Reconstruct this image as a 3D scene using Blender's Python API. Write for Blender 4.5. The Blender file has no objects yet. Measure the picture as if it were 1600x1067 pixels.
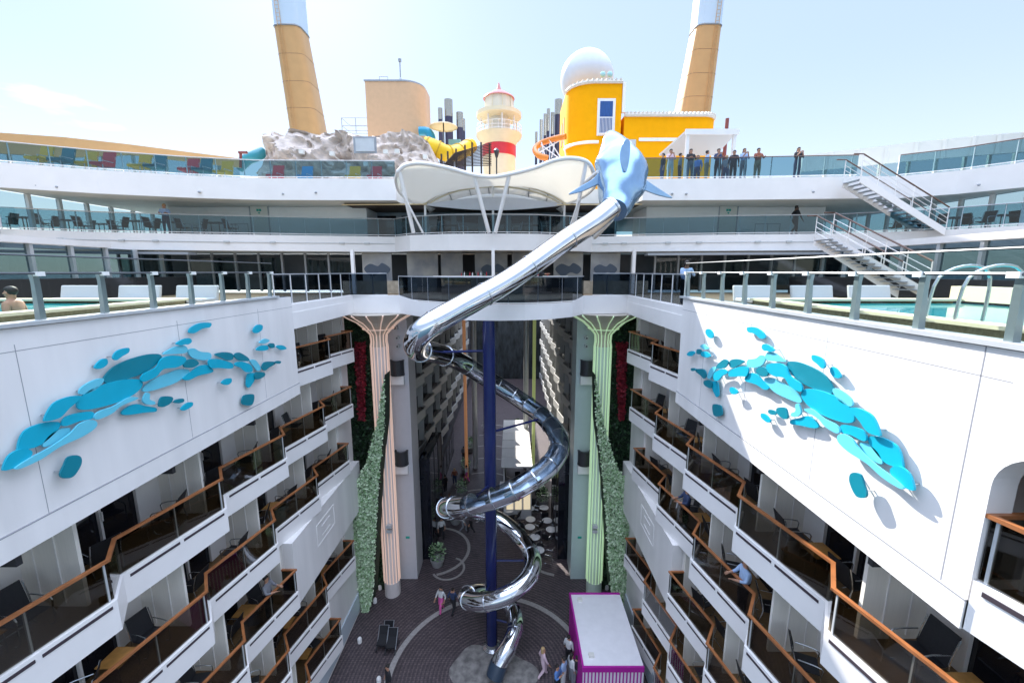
import bpy, bmesh, math, random
from mathutils import Vector, Matrix, noise
R=math.radians; PI=math.pi
rng=random.Random(7)
C=bpy.context.scene
col=C.collection
# ---------------------------------------------------------------- camera, sky, sun, exposure
CX,H,F=1.2,20.2,640.0
PIT=math.atan(109/640.)
SP,CP=math.sin(PIT),math.cos(PIT)
cd=bpy.data.cameras.new('camera'); cam=bpy.data.objects.new('camera',cd); col.objects.link(cam)
cam.location=(CX,0,H); cam.rotation_euler=(PI/2-PIT,0,0)
cd.sensor_width=36; cd.lens=F/1600*36; cd.clip_start=.05; cd.clip_end=40000
C.camera=cam
SUN_EL,SUN_AZ=35.,-25.          # azimuth measured from +Y towards +X
w=bpy.data.worlds.new('World'); C.world=w; w.use_nodes=True
nt=w.node_tree; bg=nt.nodes['Background']
sky=nt.nodes.new('ShaderNodeTexSky'); sky.sky_type='NISHITA'; sky.sun_disc=False
sky.sun_elevation=R(SUN_EL); sky.sun_rotation=R(SUN_AZ); sky.altitude=0; sky.air_density=1.0; sky.dust_density=.3; sky.ozone_density=1.2
tc=nt.nodes.new('ShaderNodeTexCoord'); ctr=Vector((-1.16,1.075,.40)).normalized()
def vm(op,a,b=None):
    n=nt.nodes.new('ShaderNodeVectorMath'); n.operation=op
    nt.links.new(a,n.inputs[0])
    if b is not None: n.inputs[1].default_value=b
    return n
d0=vm('SUBTRACT',tc.outputs['Generated'],ctr); d1=vm('MULTIPLY',d0.outputs[0],(6,6,26)); ln=vm('LENGTH',d1.outputs[0])
mpc=nt.nodes.new('ShaderNodeMapping'); mpc.inputs['Scale'].default_value=(9,9,34); nt.links.new(tc.outputs['Generated'],mpc.inputs[0])
nz=nt.nodes.new('ShaderNodeTexNoise'); nz.inputs['Scale'].default_value=1.3; nz.inputs['Detail'].default_value=7; nt.links.new(mpc.outputs[0],nz.inputs['Vector'])
mr=nt.nodes.new('ShaderNodeMapRange'); mr.inputs[1].default_value=.6; mr.inputs[2].default_value=1.5; mr.inputs[3].default_value=.14; mr.inputs[4].default_value=-.5; nt.links.new(ln.outputs['Value'],mr.inputs[0])
ad=nt.nodes.new('ShaderNodeMath'); ad.operation='ADD'; nt.links.new(nz.outputs[0],ad.inputs[0]); nt.links.new(mr.outputs[0],ad.inputs[1])
m2=nt.nodes.new('ShaderNodeMapRange'); m2.inputs[1].default_value=.62; m2.inputs[2].default_value=.82; nt.links.new(ad.outputs[0],m2.inputs[0])
mc=nt.nodes.new('ShaderNodeMixRGB'); mc.inputs[2].default_value=(1.45,1.45,1.45,1); nt.links.new(m2.outputs[0],mc.inputs[0]); hz=nt.nodes.new('ShaderNodeMixRGB'); hz.inputs[0].default_value=.92
sx=nt.nodes.new('ShaderNodeSeparateXYZ'); nt.links.new(tc.outputs['Generated'],sx.inputs[0])      # added bright zenith, out of view, to light the canyon; pale blue lower down
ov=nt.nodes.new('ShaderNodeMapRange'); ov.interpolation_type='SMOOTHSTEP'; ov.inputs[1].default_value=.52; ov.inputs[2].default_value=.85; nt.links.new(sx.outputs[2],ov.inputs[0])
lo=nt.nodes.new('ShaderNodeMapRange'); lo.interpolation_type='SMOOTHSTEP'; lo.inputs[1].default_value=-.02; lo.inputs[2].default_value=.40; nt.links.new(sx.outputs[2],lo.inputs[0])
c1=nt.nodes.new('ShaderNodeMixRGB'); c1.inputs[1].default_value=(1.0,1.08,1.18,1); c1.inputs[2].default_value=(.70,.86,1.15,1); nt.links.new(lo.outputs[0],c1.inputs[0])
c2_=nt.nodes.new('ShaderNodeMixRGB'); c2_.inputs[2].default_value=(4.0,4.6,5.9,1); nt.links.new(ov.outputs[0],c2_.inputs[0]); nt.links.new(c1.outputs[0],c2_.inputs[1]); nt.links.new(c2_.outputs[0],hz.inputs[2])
nt.links.new(sky.outputs[0],hz.inputs[1])   # set colours added over most of the sky texture to even its brightness
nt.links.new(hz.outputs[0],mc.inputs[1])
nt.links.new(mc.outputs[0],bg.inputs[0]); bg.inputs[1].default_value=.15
sd=bpy.data.lights.new('sun','SUN'); sd.energy=2.0; sd.angle=R(.5); sd.color=(1,.95,.88)
so=bpy.data.objects.new('sun',sd); col.objects.link(so)
sv=Vector((math.sin(R(SUN_AZ))*math.cos(R(SUN_EL)),math.cos(R(SUN_AZ))*math.cos(R(SUN_EL)),math.sin(R(SUN_EL))))
so.rotation_euler=sv.to_track_quat('Z','Y').to_euler(); so.location=(0,0,60)
C.cycles.transparent_max_bounces=32
C.view_settings.view_transform='Standard'; C.view_settings.look='None'; C.view_settings.exposure=2.45; C.view_settings.gamma=1
# ---------------------------------------------------------------- calibration of the photograph: a pixel on a real plane
def ray(x,y):
    u=(x-800)/F; v=(y-533)/F
    return Vector((u,CP-SP*v,-(SP+CP*v)))
def atY(x,y,Y):
    r=ray(x,y); return Vector((CX,0,H))+r*(Y/r.y)
def atz(x,y,z):
    r=ray(x,y); return Vector((CX,0,H))+r*((z-H)/r.z)
def atX(x,y,X):
    r=ray(x,y); return Vector((CX,0,H))+r*((X-CX)/r.x)
# ---------------------------------------------------------------- materials
MATS={}
def M(name,c,rough=.5,metal=0.,var=.0,scale=3.,bump=0.,emit=0.,spec=.5,stretch=None,c2=None):
    if name in MATS: return MATS[name]
    m=bpy.data.materials.new(name); m.use_nodes=True; n=m.node_tree.nodes; l=m.node_tree.links
    b=n['Principled BSDF']; b.inputs['Base Color'].default_value=(*c,1); b.inputs['Roughness'].default_value=rough
    b.inputs['Metallic'].default_value=metal; b.inputs['Specular IOR Level'].default_value=spec
    if var or bump or c2:
        tc=n.new('ShaderNodeTexCoord'); mp=n.new('ShaderNodeMapping'); l.new(tc.outputs['Object'],mp.inputs[0])
        if stretch: mp.inputs['Scale'].default_value=stretch
        ns=n.new('ShaderNodeTexNoise'); ns.inputs['Scale'].default_value=scale; ns.inputs['Detail'].default_value=5
        l.new(mp.outputs[0],ns.inputs['Vector'])
        if var or c2:
            r=n.new('ShaderNodeValToRGB'); r.color_ramp.elements[0].position=.32; r.color_ramp.elements[1].position=.68
            a=c2 if c2 else tuple(x*(1-var) for x in c)
            r.color_ramp.elements[0].color=(*a,1); r.color_ramp.elements[1].color=(*c,1)
            l.new(ns.outputs[0],r.inputs[0]); l.new(r.outputs[0],b.inputs['Base Color'])
        if bump:
            bp=n.new('ShaderNodeBump'); bp.inputs['Strength'].default_value=bump; bp.inputs['Distance'].default_value=.05
            l.new(ns.outputs[0],bp.inputs['Height']); l.new(bp.outputs[0],b.inputs['Normal'])
    if emit:
        b.inputs['Emission Color'].default_value=(*c,1); b.inputs['Emission Strength'].default_value=emit
    MATS[name]=m; return m
def glass(name,tint,refl=.5,rough=.02):
    if name in MATS: return MATS[name]
    m=bpy.data.materials.new(name); m.use_nodes=True; n=m.node_tree.nodes; l=m.node_tree.links
    n.remove(n['Principled BSDF']); o=n['Material Output']
    t=n.new('ShaderNodeBsdfTransparent'); t.inputs[0].default_value=(*tint,1)
    g=n.new('ShaderNodeBsdfGlossy'); g.inputs['Roughness'].default_value=rough; g.inputs[0].default_value=(1,1,1,1)
    lw=n.new('ShaderNodeFresnel'); lw.inputs[0].default_value=1.5
    mx=n.new('ShaderNodeMixShader'); mm=n.new('ShaderNodeMath'); mm.operation='MULTIPLY'; mm.inputs[1].default_value=refl*2
    gm=n.new('ShaderNodeNewGeometry'); iv=n.new('ShaderNodeMath'); iv.operation='SUBTRACT'; iv.inputs[0].default_value=1; l.new(gm.outputs['Backfacing'],iv.inputs[1])
    m3=n.new('ShaderNodeMath'); m3.operation='MULTIPLY'; l.new(lw.outputs[0],m3.inputs[0]); l.new(iv.outputs[0],m3.inputs[1])
    l.new(m3.outputs[0],mm.inputs[0]); l.new(mm.outputs[0],mx.inputs[0]); l.new(t.outputs[0],mx.inputs[1]); l.new(g.outputs[0],mx.inputs[2]); l.new(mx.outputs[0],o.inputs[0])
    MATS[name]=m; return m
white=M('white_paint',(.86,.83,.81),.38,var=.05,scale=1.2,bump=.03)
hull=M('hull_paint',(.86,.83,.81),.32,var=.15,scale=1.1,bump=.12,stretch=(1,1.1,.12))
white2=M('ivory_paint',(.74,.72,.66),.5,var=.06,scale=2.)
panelw=M('partition_panel',(.86,.82,.75),.5,var=.06,scale=6,stretch=(8,8,.3))
grey=M('grey_metal',(.35,.37,.4),.4,.3,var=.1)
lgrey=M('pale_grey_metal',(.55,.57,.58),.35,.2,var=.1)
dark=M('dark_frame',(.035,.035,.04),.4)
black=M('black_fabric',(.018,.018,.022),.6,var=.3,scale=30)
slot=M('dark_slot',(.05,.035,.045),.7)
teak=M('teak_rail',(.40,.15,.055),.32,var=.35,scale=5,stretch=(1,.6,1))
deckw=M('balcony_decking',(.20,.12,.05),.6,var=.4,scale=6,stretch=(1,8,1))
deckt=M('pale_teak_deck',(.42,.30,.18),.65,var=.2,scale=4,stretch=(6,.5,1))
steel=M('polished_steel',(.78,.8,.84),.07,1.,var=.12,scale=1.5)
steelr=M('brushed_steel',(.6,.62,.65),.25,1.)
doorg=M('door_glass',(.012,.014,.022),.05,var=.6,scale=1.)
railg=glass('railing_glass',(.48,.63,.68),.5)
poolg=glass('pool_screen_glass',(.86,.90,.88),.12)
balg=glass('smoked_balcony_glass',(.50,.48,.44),.55)
teal_g=glass('teal_window_glass',(.66,.74,.76),.5)
tube_g=glass('tube_glass',(.55,.62,.68),.6)
dolph=M('silver_blue_paint',(.30,.46,.66),.14,.7,var=.15,scale=2,bump=.25)
yellow=M('yellow_render',(.95,.40,.0),.8,spec=.15,var=.06,scale=2,bump=.05)
tan=M('tan_paint',(.66,.38,.16),.45,.05,var=.08,scale=1.)
rock=M('moulded_rock',(.68,.57,.48),.85,scale=2.6,bump=1.0,c2=(.46,.39,.35),stretch=(1,1,1.8))
red=M('red_paint',(.62,.03,.05),.45,var=.08)
cream=M('cream_paint',(.78,.68,.48),.5,var=.05)
navy=M('navy_pole_paint',(.012,.02,.10),.25,var=.2,scale=1.)
blue_a=M('artwork_deep_teal',(.0,.21,.28),.45,var=.06)
blue_b=M('artwork_azure',(.0,.40,.56),.45,var=.06)
blue_c=M('artwork_sky_blue',(.13,.57,.72),.45,var=.06)
magenta=M('magenta_paint',(.42,.01,.30),.5,var=.05)
membrane=bpy.data.materials.new('shade_membrane'); membrane.use_nodes=True
_n=membrane.node_tree.nodes; _l=membrane.node_tree.links; _n['Principled BSDF'].inputs['Base Color'].default_value=(.82,.81,.78,1); _n['Principled BSDF'].inputs['Roughness'].default_value=.6
_t=_n.new('ShaderNodeBsdfTranslucent'); _t.inputs[0].default_value=(.88,.86,.80,1); _m=_n.new('ShaderNodeMixShader'); _m.inputs[0].default_value=.4
_l.new(_n['Principled BSDF'].outputs[0],_m.inputs[1]); _l.new(_t.outputs[0],_m.inputs[2]); _l.new(_m.outputs[0],_n['Material Output'].inputs[0])
lilac=M('grey_canopy_paint',(.55,.55,.58),.4,var=.04)
louv=M('dark_louvre',(.06,.04,.03),.6,var=.4,scale=10)
orange=M('orange_fibreglass',(.75,.22,.02),.3)
yelf=M('yellow_fibreglass',(.85,.55,.01),.3)
water=M('pool_water_tiles',(.02,.34,.38),.06,var=.25,scale=3)
poolwall=M('pool_side_mesh',(.34,.30,.18),.7,var=.35,scale=18)
# ---------------------------------------------------------------- mesh helpers
class MB:
    def __init__(s): s.v=[]; s.f=[]; s.m=[]; s.c=[]
    def face(s,pts,mi=0):
        i=len(s.v); s.v+= [tuple(p) for p in pts]; s.f.append(tuple(range(i,i+len(pts)))); s.m.append(mi)
    def add(s,v,f,mi=0):
        s.c.append((v,f,mi)); i=len(s.v); s.v+=[tuple(p) for p in v]; s.f+=[tuple(a+i for a in q) for q in f]; s.m+=[mi]*len(f)
    def box(s,a,b,mi=0):
        (x0,y0,z0),(x1,y1,z1)=a,b
        if x0>x1:x0,x1=x1,x0
        if y0>y1:y0,y1=y1,y0
        if z0>z1:z0,z1=z1,z0
        s.add([(x0,y0,z0),(x1,y0,z0),(x1,y1,z0),(x0,y1,z0),(x0,y0,z1),(x1,y0,z1),(x1,y1,z1),(x0,y1,z1)],
              [(0,3,2,1),(4,5,6,7),(0,1,5,4),(1,2,6,5),(2,3,7,6),(3,0,4,7)],mi)
    def prism(s,poly,vec,mi=0):      # poly of 3D points extruded along vec
        n=len(poly); v=[Vector(p) for p in poly]; t=[p+Vector(vec) for p in v]
        s.add(v+t,[tuple(range(n))[::-1],tuple(range(n,2*n))]+[(i,(i+1)%n,n+(i+1)%n,n+i) for i in range(n)],mi)
    def ribbon(s,top,bot,th,mi=0):   # vertical band following two polylines, thickened to +Y
        n=len(top); t=Vector(th)
        T=[Vector(p) for p in top]; B=[Vector(p) for p in bot]
        v=T+B+[p+t for p in T]+[p+t for p in B]; f=[]
        for i in range(n-1):
            f+=[(i,n+i,n+i+1,i+1),(2*n+i,2*n+i+1,3*n+i+1,3*n+i),(i,i+1,2*n+i+1,2*n+i),(n+i,3*n+i,3*n+i+1,n+i+1)]
        f+=[(0,2*n,3*n,n),(n-1,2*n-1,4*n-1,3*n-1)]
        s.add(v,f,mi)
    def tube(s,pts,r,n=8,mi=0,caps=True,ang=None):
        P=[Vector(p) for p in pts]; rs=r if isinstance(r,(list,tuple)) else [r]*len(P)
        up=None; rings=[]
        for i,p in enumerate(P):
            d=(P[min(i+1,len(P)-1)]-P[max(i-1,0)])
            if d.length<1e-9: d=Vector((0,0,1))
            d.normalize()
            if up is None:
                up=Vector((0,0,1)) if abs(d.z)<.9 else Vector((0,1,0))
            a=d.cross(up)
            if a.length<1e-4: a=d.cross(Vector((1,0,0)))
            a.normalize(); b=a.cross(d).normalized()
            if ang is None: up=b
            angs=[2*PI*k/n for k in range(n)] if ang is None else [ang[0]+(ang[1]-ang[0])*k/(n-1) for k in range(n)]
            if ang is not None: up=Vector((0,0,1))
            rings.append([p+a*math.cos(q)*rs[i]+b*math.sin(q)*rs[i] for q in angs])
        i0=len(s.v); v=[q for rg in rings for q in rg]; f=[]
        kk=n if ang is None else n-1
        for i in range(len(P)-1):
            for k in range(kk): f.append((i*n+k,i*n+(k+1)%n,(i+1)*n+(k+1)%n,(i+1)*n+k))
        if caps and ang is None: f+=[tuple(range(n))[::-1],tuple(range((len(P)-1)*n,len(P)*n))]
        s.add(v,f,mi)
    def lathe(s,c,prof,n=16,mi=0,sx=1,sy=1,close=True):   # prof [(r,z)]
        c=Vector(c); v=[]; f=[]
        for r,z in prof:
            for k in range(n): v.append(c+Vector((r*math.cos(2*PI*k/n)*sx,r*math.sin(2*PI*k/n)*sy,z)))
        for i in range(len(prof)-1):
            for k in range(n): f.append((i*n+k,i*n+(k+1)%n,(i+1)*n+(k+1)%n,(i+1)*n+k))
        if close: f+=[tuple(range(n))[::-1],tuple(range((len(prof)-1)*n,len(prof)*n))]
        s.add(v,f,mi)
    def ell(s,c,rx,ry,rz,n=12,mi=0):
        prof=[(max(.001,math.cos(a)),math.sin(a)) for a in [(-.5+k/(n*.5+1))*PI for k in range(int(n*.5)+2)]]
        c=Vector(c); v=[];f=[]
        for r,z in prof:
            for k in range(n): v.append(c+Vector((r*rx*math.cos(2*PI*k/n),r*ry*math.sin(2*PI*k/n),z*rz)))
        for i in range(len(prof)-1):
            for k in range(n): f.append((i*n+k,i*n+(k+1)%n,(i+1)*n+(k+1)%n,(i+1)*n+k))
        s.add(v,f,mi)
    def each(s,name,mat,parent=None,smooth=False):
        for v,f,mi in s.c:
            q=MB(); q.add(v,f,0); q.build(name,mat[mi] if isinstance(mat,(list,tuple)) else mat,parent,smooth)
    def build(s,name,mat,parent=None,smooth=False,bevel=0):
        me=bpy.data.meshes.new(name); off=wl(parent) if parent else Vector((0,0,0))
        me.from_pydata([Vector(p)-off for p in s.v],[],s.f); 
        for m in (mat if isinstance(mat,(list,tuple)) else [mat]): me.materials.append(m)
        me.polygons.foreach_set('material_index',s.m)
        if smooth:
            me.polygons.foreach_set('use_smooth',[True]*len(me.polygons))
        me.update(); bm=bmesh.new(); bm.from_mesh(me)
        if smooth: bmesh.ops.remove_doubles(bm,verts=bm.verts,dist=1e-4)
        bmesh.ops.recalc_face_normals(bm,faces=bm.faces); bm.to_mesh(me); bm.free()
        if smooth:
            try: me.set_sharp_from_angle(angle=R(40))
            except Exception: pass
        o=bpy.data.objects.new(name,me); col.objects.link(o); o.parent=parent
        if bevel:
            b=o.modifiers.new('bevel','BEVEL'); b.width=bevel; b.segments=2; b.limit_method='ANGLE'
        return o
def wl(o):
    v=Vector((0,0,0))
    while o: v+=o.location; o=o.parent
    return v
def tag(o,label=None,cat=None,group=None,kind=None):
    if label:o['label']=label
    if cat:o['category']=cat
    if group:o['group']=group
    if kind:o['kind']=kind
    return o
def thing(name,label,cat,loc=(0,0,0),group=None):
    o=bpy.data.objects.new(name,None); col.objects.link(o); o.location=loc; o.empty_display_size=.2
    return tag(o,label,cat,group)
def copy_tree(o,parent=None):
    c=o.copy(); col.objects.link(c); c.parent=parent
    for ch in list(o.children): copy_tree(ch,c)
    return c
def smooth_pts(pts,n=6,closed=False):
    P=[Vector(p) for p in pts]; out=[]; m=len(P)
    rg=range(m) if closed else range(m-1)
    for i in rg:
        if closed: a,b,c,d=P[i-1],P[i],P[(i+1)%m],P[(i+2)%m]
        else: a,b,c,d=P[max(i-1,0)],P[i],P[i+1],P[min(i+2,m-1)]
        for k in range(n):
            t=k/n; out.append(.5*((2*b)+(c-a)*t+(2*a-5*b+4*c-d)*t*t+(3*b-a-3*c+d)*t*t*t))
    if not closed: out.append(P[-1])
    return out
def one(name,label,cat,mb,mat,group=None,smooth=False,bevel=0):
    return tag(mb.build(name,mat,None,smooth,bevel),label,cat,group)
ORD=['first','second','third','fourth','fifth','sixth','seventh','eighth','ninth','tenth','eleventh','twelfth','thirteenth','fourteenth']
zA,zB,zC=H-1.3,H+2.19,H+5.3          # decks above the atrium
W=7.45                                # half width of the canyon
exec_parts=[]
# ================================================================ SETTING
def setting():
    # sea
    m=MB(); m.face([(-15000,-15000,-26),(15000,-15000,-26),(15000,15000,-26),(-15000,15000,-26)])
    sea=m.build('sea',M('sea_water',(.01,.05,.07),.4,var=.4,scale=.02,bump=.3)); tag(sea,kind='structure')
    # paved promenade
    pm=bpy.data.materials.new('promenade_paving'); pm.use_nodes=True; n=pm.node_tree.nodes; l=pm.node_tree.links; b=n['Principled BSDF']
    tc=n.new('ShaderNodeTexCoord'); mp=n.new('ShaderNodeMapping'); mp.inputs['Location'].default_value=(-.1,-17.6,0)
    l.new(tc.outputs['Object'],mp.inputs[0]); mp.vector_type='POINT'
    wv=n.new('ShaderNodeTexWave'); wv.wave_type='RINGS'; wv.rings_direction='Z'; wv.inputs['Scale'].default_value=1.6; wv.inputs['Distortion'].default_value=.25
    l.new(mp.outputs[0],wv.inputs[0])
    ns=n.new('ShaderNodeTexNoise'); ns.inputs['Scale'].default_value=1.1; ns.inputs['Detail'].default_value=6; l.new(tc.outputs['Object'],ns.inputs[0])
    br=n.new('ShaderNodeTexBrick'); br.inputs['Scale'].default_value=2.4; br.inputs['Color1'].default_value=(.11,.085,.09,1); br.inputs['Color2'].default_value=(.17,.13,.135,1); br.inputs['Mortar'].default_value=(.03,.028,.03,1)
    l.new(tc.outputs['Object'],br.inputs[0])
    mx=n.new('ShaderNodeMixRGB'); mx.blend_type='MULTIPLY'; mx.inputs[0].default_value=.75; l.new(br.outputs[0],mx.inputs[1])
    rr=n.new('ShaderNodeValToRGB'); rr.color_ramp.elements[0].color=(.45,.45,.5,1); rr.color_ramp.elements[1].color=(1.25,1.2,1.2,1); l.new(wv.outputs[1],rr.inputs[0]); l.new(rr.outputs[0],mx.inputs[2])
    mx2=n.new('ShaderNodeMixRGB'); mx2.blend_type='MULTIPLY'; mx2.inputs[0].default_value=.6; r2=n.new('ShaderNodeValToRGB'); r2.color_ramp.elements[0].position=.3; r2.color_ramp.elements[0].color=(.5,.5,.5,1); l.new(ns.outputs[0],r2.inputs[0]); l.new(mx.outputs[0],mx2.inputs[1]); l.new(r2.outputs[0],mx2.inputs[2])
    l.new(mx2.outputs[0],b.inputs['Base Color']); b.inputs['Roughness'].default_value=.55
    m=MB(); m.face([(-12,-4,0),(12,-4,0),(12,80,0),(-12,80,0)]); tag(m.build('promenade_floor',pm),kind='structure')
    # inlaid pale ring bands, laid 4 mm above the paving
    inl=M('pale_inlay_setts',(.42,.39,.37),.6,var=.3,scale=8)
    m=MB()
    def arc(cx,cy,r,wd,a0,a1,n=48,z=.004):
        for k in range(n):
            p=[a0+(a1-a0)*k/n,a0+(a1-a0)*(k+1)/n]
            m.face([(cx+r*math.cos(p[0]),cy+r*math.sin(p[0]),z),(cx+r*math.cos(p[1]),cy+r*math.sin(p[1]),z),(cx+(r+wd)*math.cos(p[1]),cy+(r+wd)*math.sin(p[1]),z),(cx+(r+wd)*math.cos(p[0]),cy+(r+wd)*math.sin(p[0]),z)])
    arc(.1,17.6,5.0,.3,0,2*PI,96)
    arc(-4.6,27.2,2.5,.22,-1.3,1.5); arc(4.6,27.2,2.5,.22,1.6,4.5); arc(-3.2,25.3,1.0,.15,-2.6,1.2,z=.006)
    for k in range(7): arc(-1.5,29+3.3*k,3.3,.16,.35,2.0,24,z=.005+.0004*k)
    tag(m.build('paving_inlay',inl),kind='structure')
    m=MB(); pts=[]
    for k in range(40):
        a=2*PI*k/40; r=2.05+.25*math.sin(3*a+1)+.12*math.sin(7*a); pts.append((.1+r*1.05*math.cos(a),17.4+r*.95*math.sin(a),.008))
    m.face(pts); tag(m.build('landing_patch_floor',M('pale_stone_speckle',(.30,.28,.26),.7,scale=3,c2=(.13,.12,.115))),kind='structure')
    # terrace floors
    m=MB()
    for s in (-1,1):
        m.box((s*7.82,-2,zA-.25),(s*28,16.2,zA-.02))
        m.box((s*7.77,16.2,zA-.25),(s*28,27,zA-.05))
    m.box((-7.3,22.8,zA-.28),(7.3,48,zA-.07))
    tag(m.build('pool_deck_floor',deckt),kind='structure')
setting()
# ================================================================ BALCONIES
def lev(k): return H-[0,3.2,6.15,9.0,11.85,14.55,17.35][k]-1.05      # balcony floor height
def balcony(s,k,yn,yf,label,last=False):
    z=lev(k); zr=z+1.05
    xn,xf,xb=s*(W+.55),s*W,s*9.45; j=.72
    t=thing('balcony',label,'balcony',(s*8.2,(yn+yf)/2,z),'cabin balconies stepping along the canyon walls')
    a=(xn,yn+j); b=(xf,yf)
    pth=[(s*W,yn),(xn,yn+j),(xf,yf)]
    ins=s*.10
    def band(z0,z1,th,m,off=0,p=pth):
        m.ribbon([(x+off*s,y,z1) for x,y in p],[(x+off*s,y,z0) for x,y in p],(s*th,0,0))
    m=MB(); band(z-.62,z+.13,.14,m); 
    if last: m.ribbon([(xf+s*.15,yf-.01,z+.125),(s*8.6,yf-.01,z+.125)],[(xf+s*.15,yf-.01,z-.615),(s*8.6,yf-.01,z-.615)],(0,.03 if yf==4.93 else .12,0))
    m.build('fascia',white,t)
    m=MB(); L=Vector((xf-xn,yf-yn-j,0)); 
    for q0,q1 in ((.05,.48),(.52,.96)):
        p=[(xn+L.x*q,yn+j+L.y*q) for q in (q0,q1)]
        m.ribbon([(x-s*.012,y,z+.05) for x,y in p],[(x-s*.012,y,z-.02) for x,y in p],(s*.01,0,0))
    m.build('drain_slot',slot,t)
    m=MB(); m.face([(s*W+s*.15,yn,z),(xb,yn,z),(xb,yf,z),(xf+s*.15,yf,z),(xn+s*.15,yn+j,z)][::1]); 
    m.face([(s*W+s*.15,yn,z-.2),(xb,yn,z-.2),(xb,yf,z-.2),(xf+s*.15,yf,z-.2),(xn+s*.15,yn+j,z-.2)],1)
    m.build('deck_boards',[deckw,white],t)
    m=MB(); 
    for (p,q) in zip(pth[:-1],pth[1:]): m.ribbon([(p[0]+s*.06,p[1],zr-.02),(q[0]+s*.06,q[1],zr-.02)],[(p[0]+s*.06,p[1],z+.16),(q[0]+s*.06,q[1],z+.16)],(s*.012,0,0))
    if last: m.ribbon([(xf+s*.06,yf-.02,zr-.02),(s*8.5,yf-.02,zr-.02)],[(xf+s*.06,yf-.02,z+.16),(s*8.5,yf-.02,z+.16)],(0,.012,0))
    m.build('glass_panel',balg,t)
    m=MB(); w=.065
    P=pth+([(s*8.5,yf)] if last else [])
    for i,(p,q) in enumerate(zip(P[:-1],P[1:])):
        d=Vector((q[0]-p[0],q[1]-p[1],0)); nn=Vector((d.y,-d.x,0)).normalized()*w*.6; c=Vector((s*.05,0,0))
        p3,q3=Vector((*p,zr))+c,Vector((*q,zr))+c
        e=d.normalized()*.03; m.prism([p3-nn-e,p3+nn-e,q3+nn+e,q3-nn+e],(0,0,.055+.002*i))
    m.build('handrail',teak,t)
    m=MB()
    mid=((xn+xf)/2+s*.09,(yn+yf+j)/2)
    for x,y in (mid,(xn+s*.09,yn+j+.05),(xf+s*.09,yf-.08)): m.box((x-.02,y-.02,z),(x+.02,y+.02,zr))
    m.each('rail_post',lgrey,t)
    m=MB(); m.box((s*(W+.62),yf-.05,z),(xb,yf+.03,z+2.22)); 
    m.build('partition',panelw,t)
    m=MB(); hinge=s*(W+1.05)
    m.box((hinge,yf-.075,z+.1),(hinge+s*.02,yf-.052,z+2.1)); m.box((hinge+s*.5,yf-.075,z+.1),(hinge+s*.52,yf-.052,z+2.1))
    m.build('panel_trim',white,t)
    # curtains and towels vary from cabin to cabin
    qq=rng.random(); yc0=yn+.6
    if qq<.45:
        m=MB(); m.box((xb-s*.05,yc0,z+.05),(xb-s*.035,yc0+rng.uniform(.3,.9),z+2.02)); m.build('curtain',M('curtain_%d'%int(qq*9),((.45,.42,.38),(.25,.25,.28),(.5,.5,.5),(.35,.28,.2),(.4,.4,.42))[int(qq*9)%5],.9,var=.3,scale=10,stretch=(1,6,.2)),t)
    # cabin front with sliding door
    m=MB(); y0,y1=yn+.55,yf-.75
    m.box((xb-s*.10,yn+.03,z),(xb,y0,z+2.22)); m.box((xb-s*.10,y1,z),(xb,yf-.05,z+2.22)); m.box((xb-s*.10,y0,z+2.05),(xb,y1,z+2.22))
    m.build('cabin_wall',white,t)
    m=MB(); m.face([(xb-s*.03,y0,z),(xb-s*.03,y1,z),(xb-s*.03,y1,z+2.05),(xb-s*.03,y0,z+2.05)]); d=m.build('sliding_door',doorg,t)
    m=MB(); ym=(y0+y1)/2
    for yy in (y0,ym,y1-.06): m.box((xb-s*.12,yy,z+.02),(xb-s*.04,yy+.06,z+2.05))
    m.box((xb-s*.14,ym+.02,z+.9),(xb-s*.17,ym+.05,z+1.15))
    m.each('door_frame',white,d)
    return t
# chair prototype
CH=[]
def make_chair(loc,rz,label,group):
    if not CH:
        t=thing('balcony_chair','', 'chair',(0,0,0))
        m=MB(); m.prism([(-.26,-.25,.42),(.26,-.25,.42),(.26,.22,.38),(-.26,.22,.38)],(0,0,.025)); m.build('seat',black,t)
        m=MB(); m.prism([(-.26,.22,.40),(.26,.22,.40),(.26,.38,.98),(-.26,.38,.98)],(0,.02,0)); m.build('backrest',black,t)
        m=MB()
        for sx in (-.28,.28):
            m.tube(smooth_pts([(sx,.36,.95),(sx,.24,.45),(sx,.30,.02),(sx,-.22,.02),(sx,-.27,.40),(sx,-.25,.64),(sx,.22,.66)],3),.016,6)
        m.tube([(-.28,.3,.02),(.28,.3,.02)],.014,6); m.build('frame',steelr,t)
        CH.append(t); o=t
    else: o=copy_tree(CH[0])
    o.location=loc; o.rotation_euler=(0,0,rz); tag(o,label,'chair',group); return o
TB=[]
def make_table(loc,label,group):
    if not TB:
        t=thing('side_table','','table',(0,0,0))
        m=MB(); m.box((-.3,-.3,.44),(.3,.3,.47)); m.build('tabletop',M('table_teak',(.55,.27,.07),.4,var=.3,scale=6),t,bevel=.01)
        m=MB()
        for x in (-.26,.26):
            for y in (-.26,.26): m.tube([(x,y,0),(x,y,.44)],.014,6)
        m.build('legs',steelr,t); TB.append(t); o=t
    else: o=copy_tree(TB[0])
    o.location=loc; tag(o,label,'table',group); return o
BAY={-1:{1:[22.0,19.27,16.1],2:[21.4,18.2,14.8,11.4,7.9,4.6],3:[20.5,17.05,13.7,10.3,6.9],4:[14.7,11.5,8.2],5:[20.3,17.05,13.7,10.4],6:[18.1,14.95,11.8]},
      1:{1:[21.8,18.2,15.0],2:[20.9,17.2,13.9,10.5,7.1,3.7],3:[19.9,16.3,12.9,9.5,6.1],4:[14.6,11.4,8.1],5:[20.5,17.3,14.1,10.9],6:[18.7,15.5,12.2]}}
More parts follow.
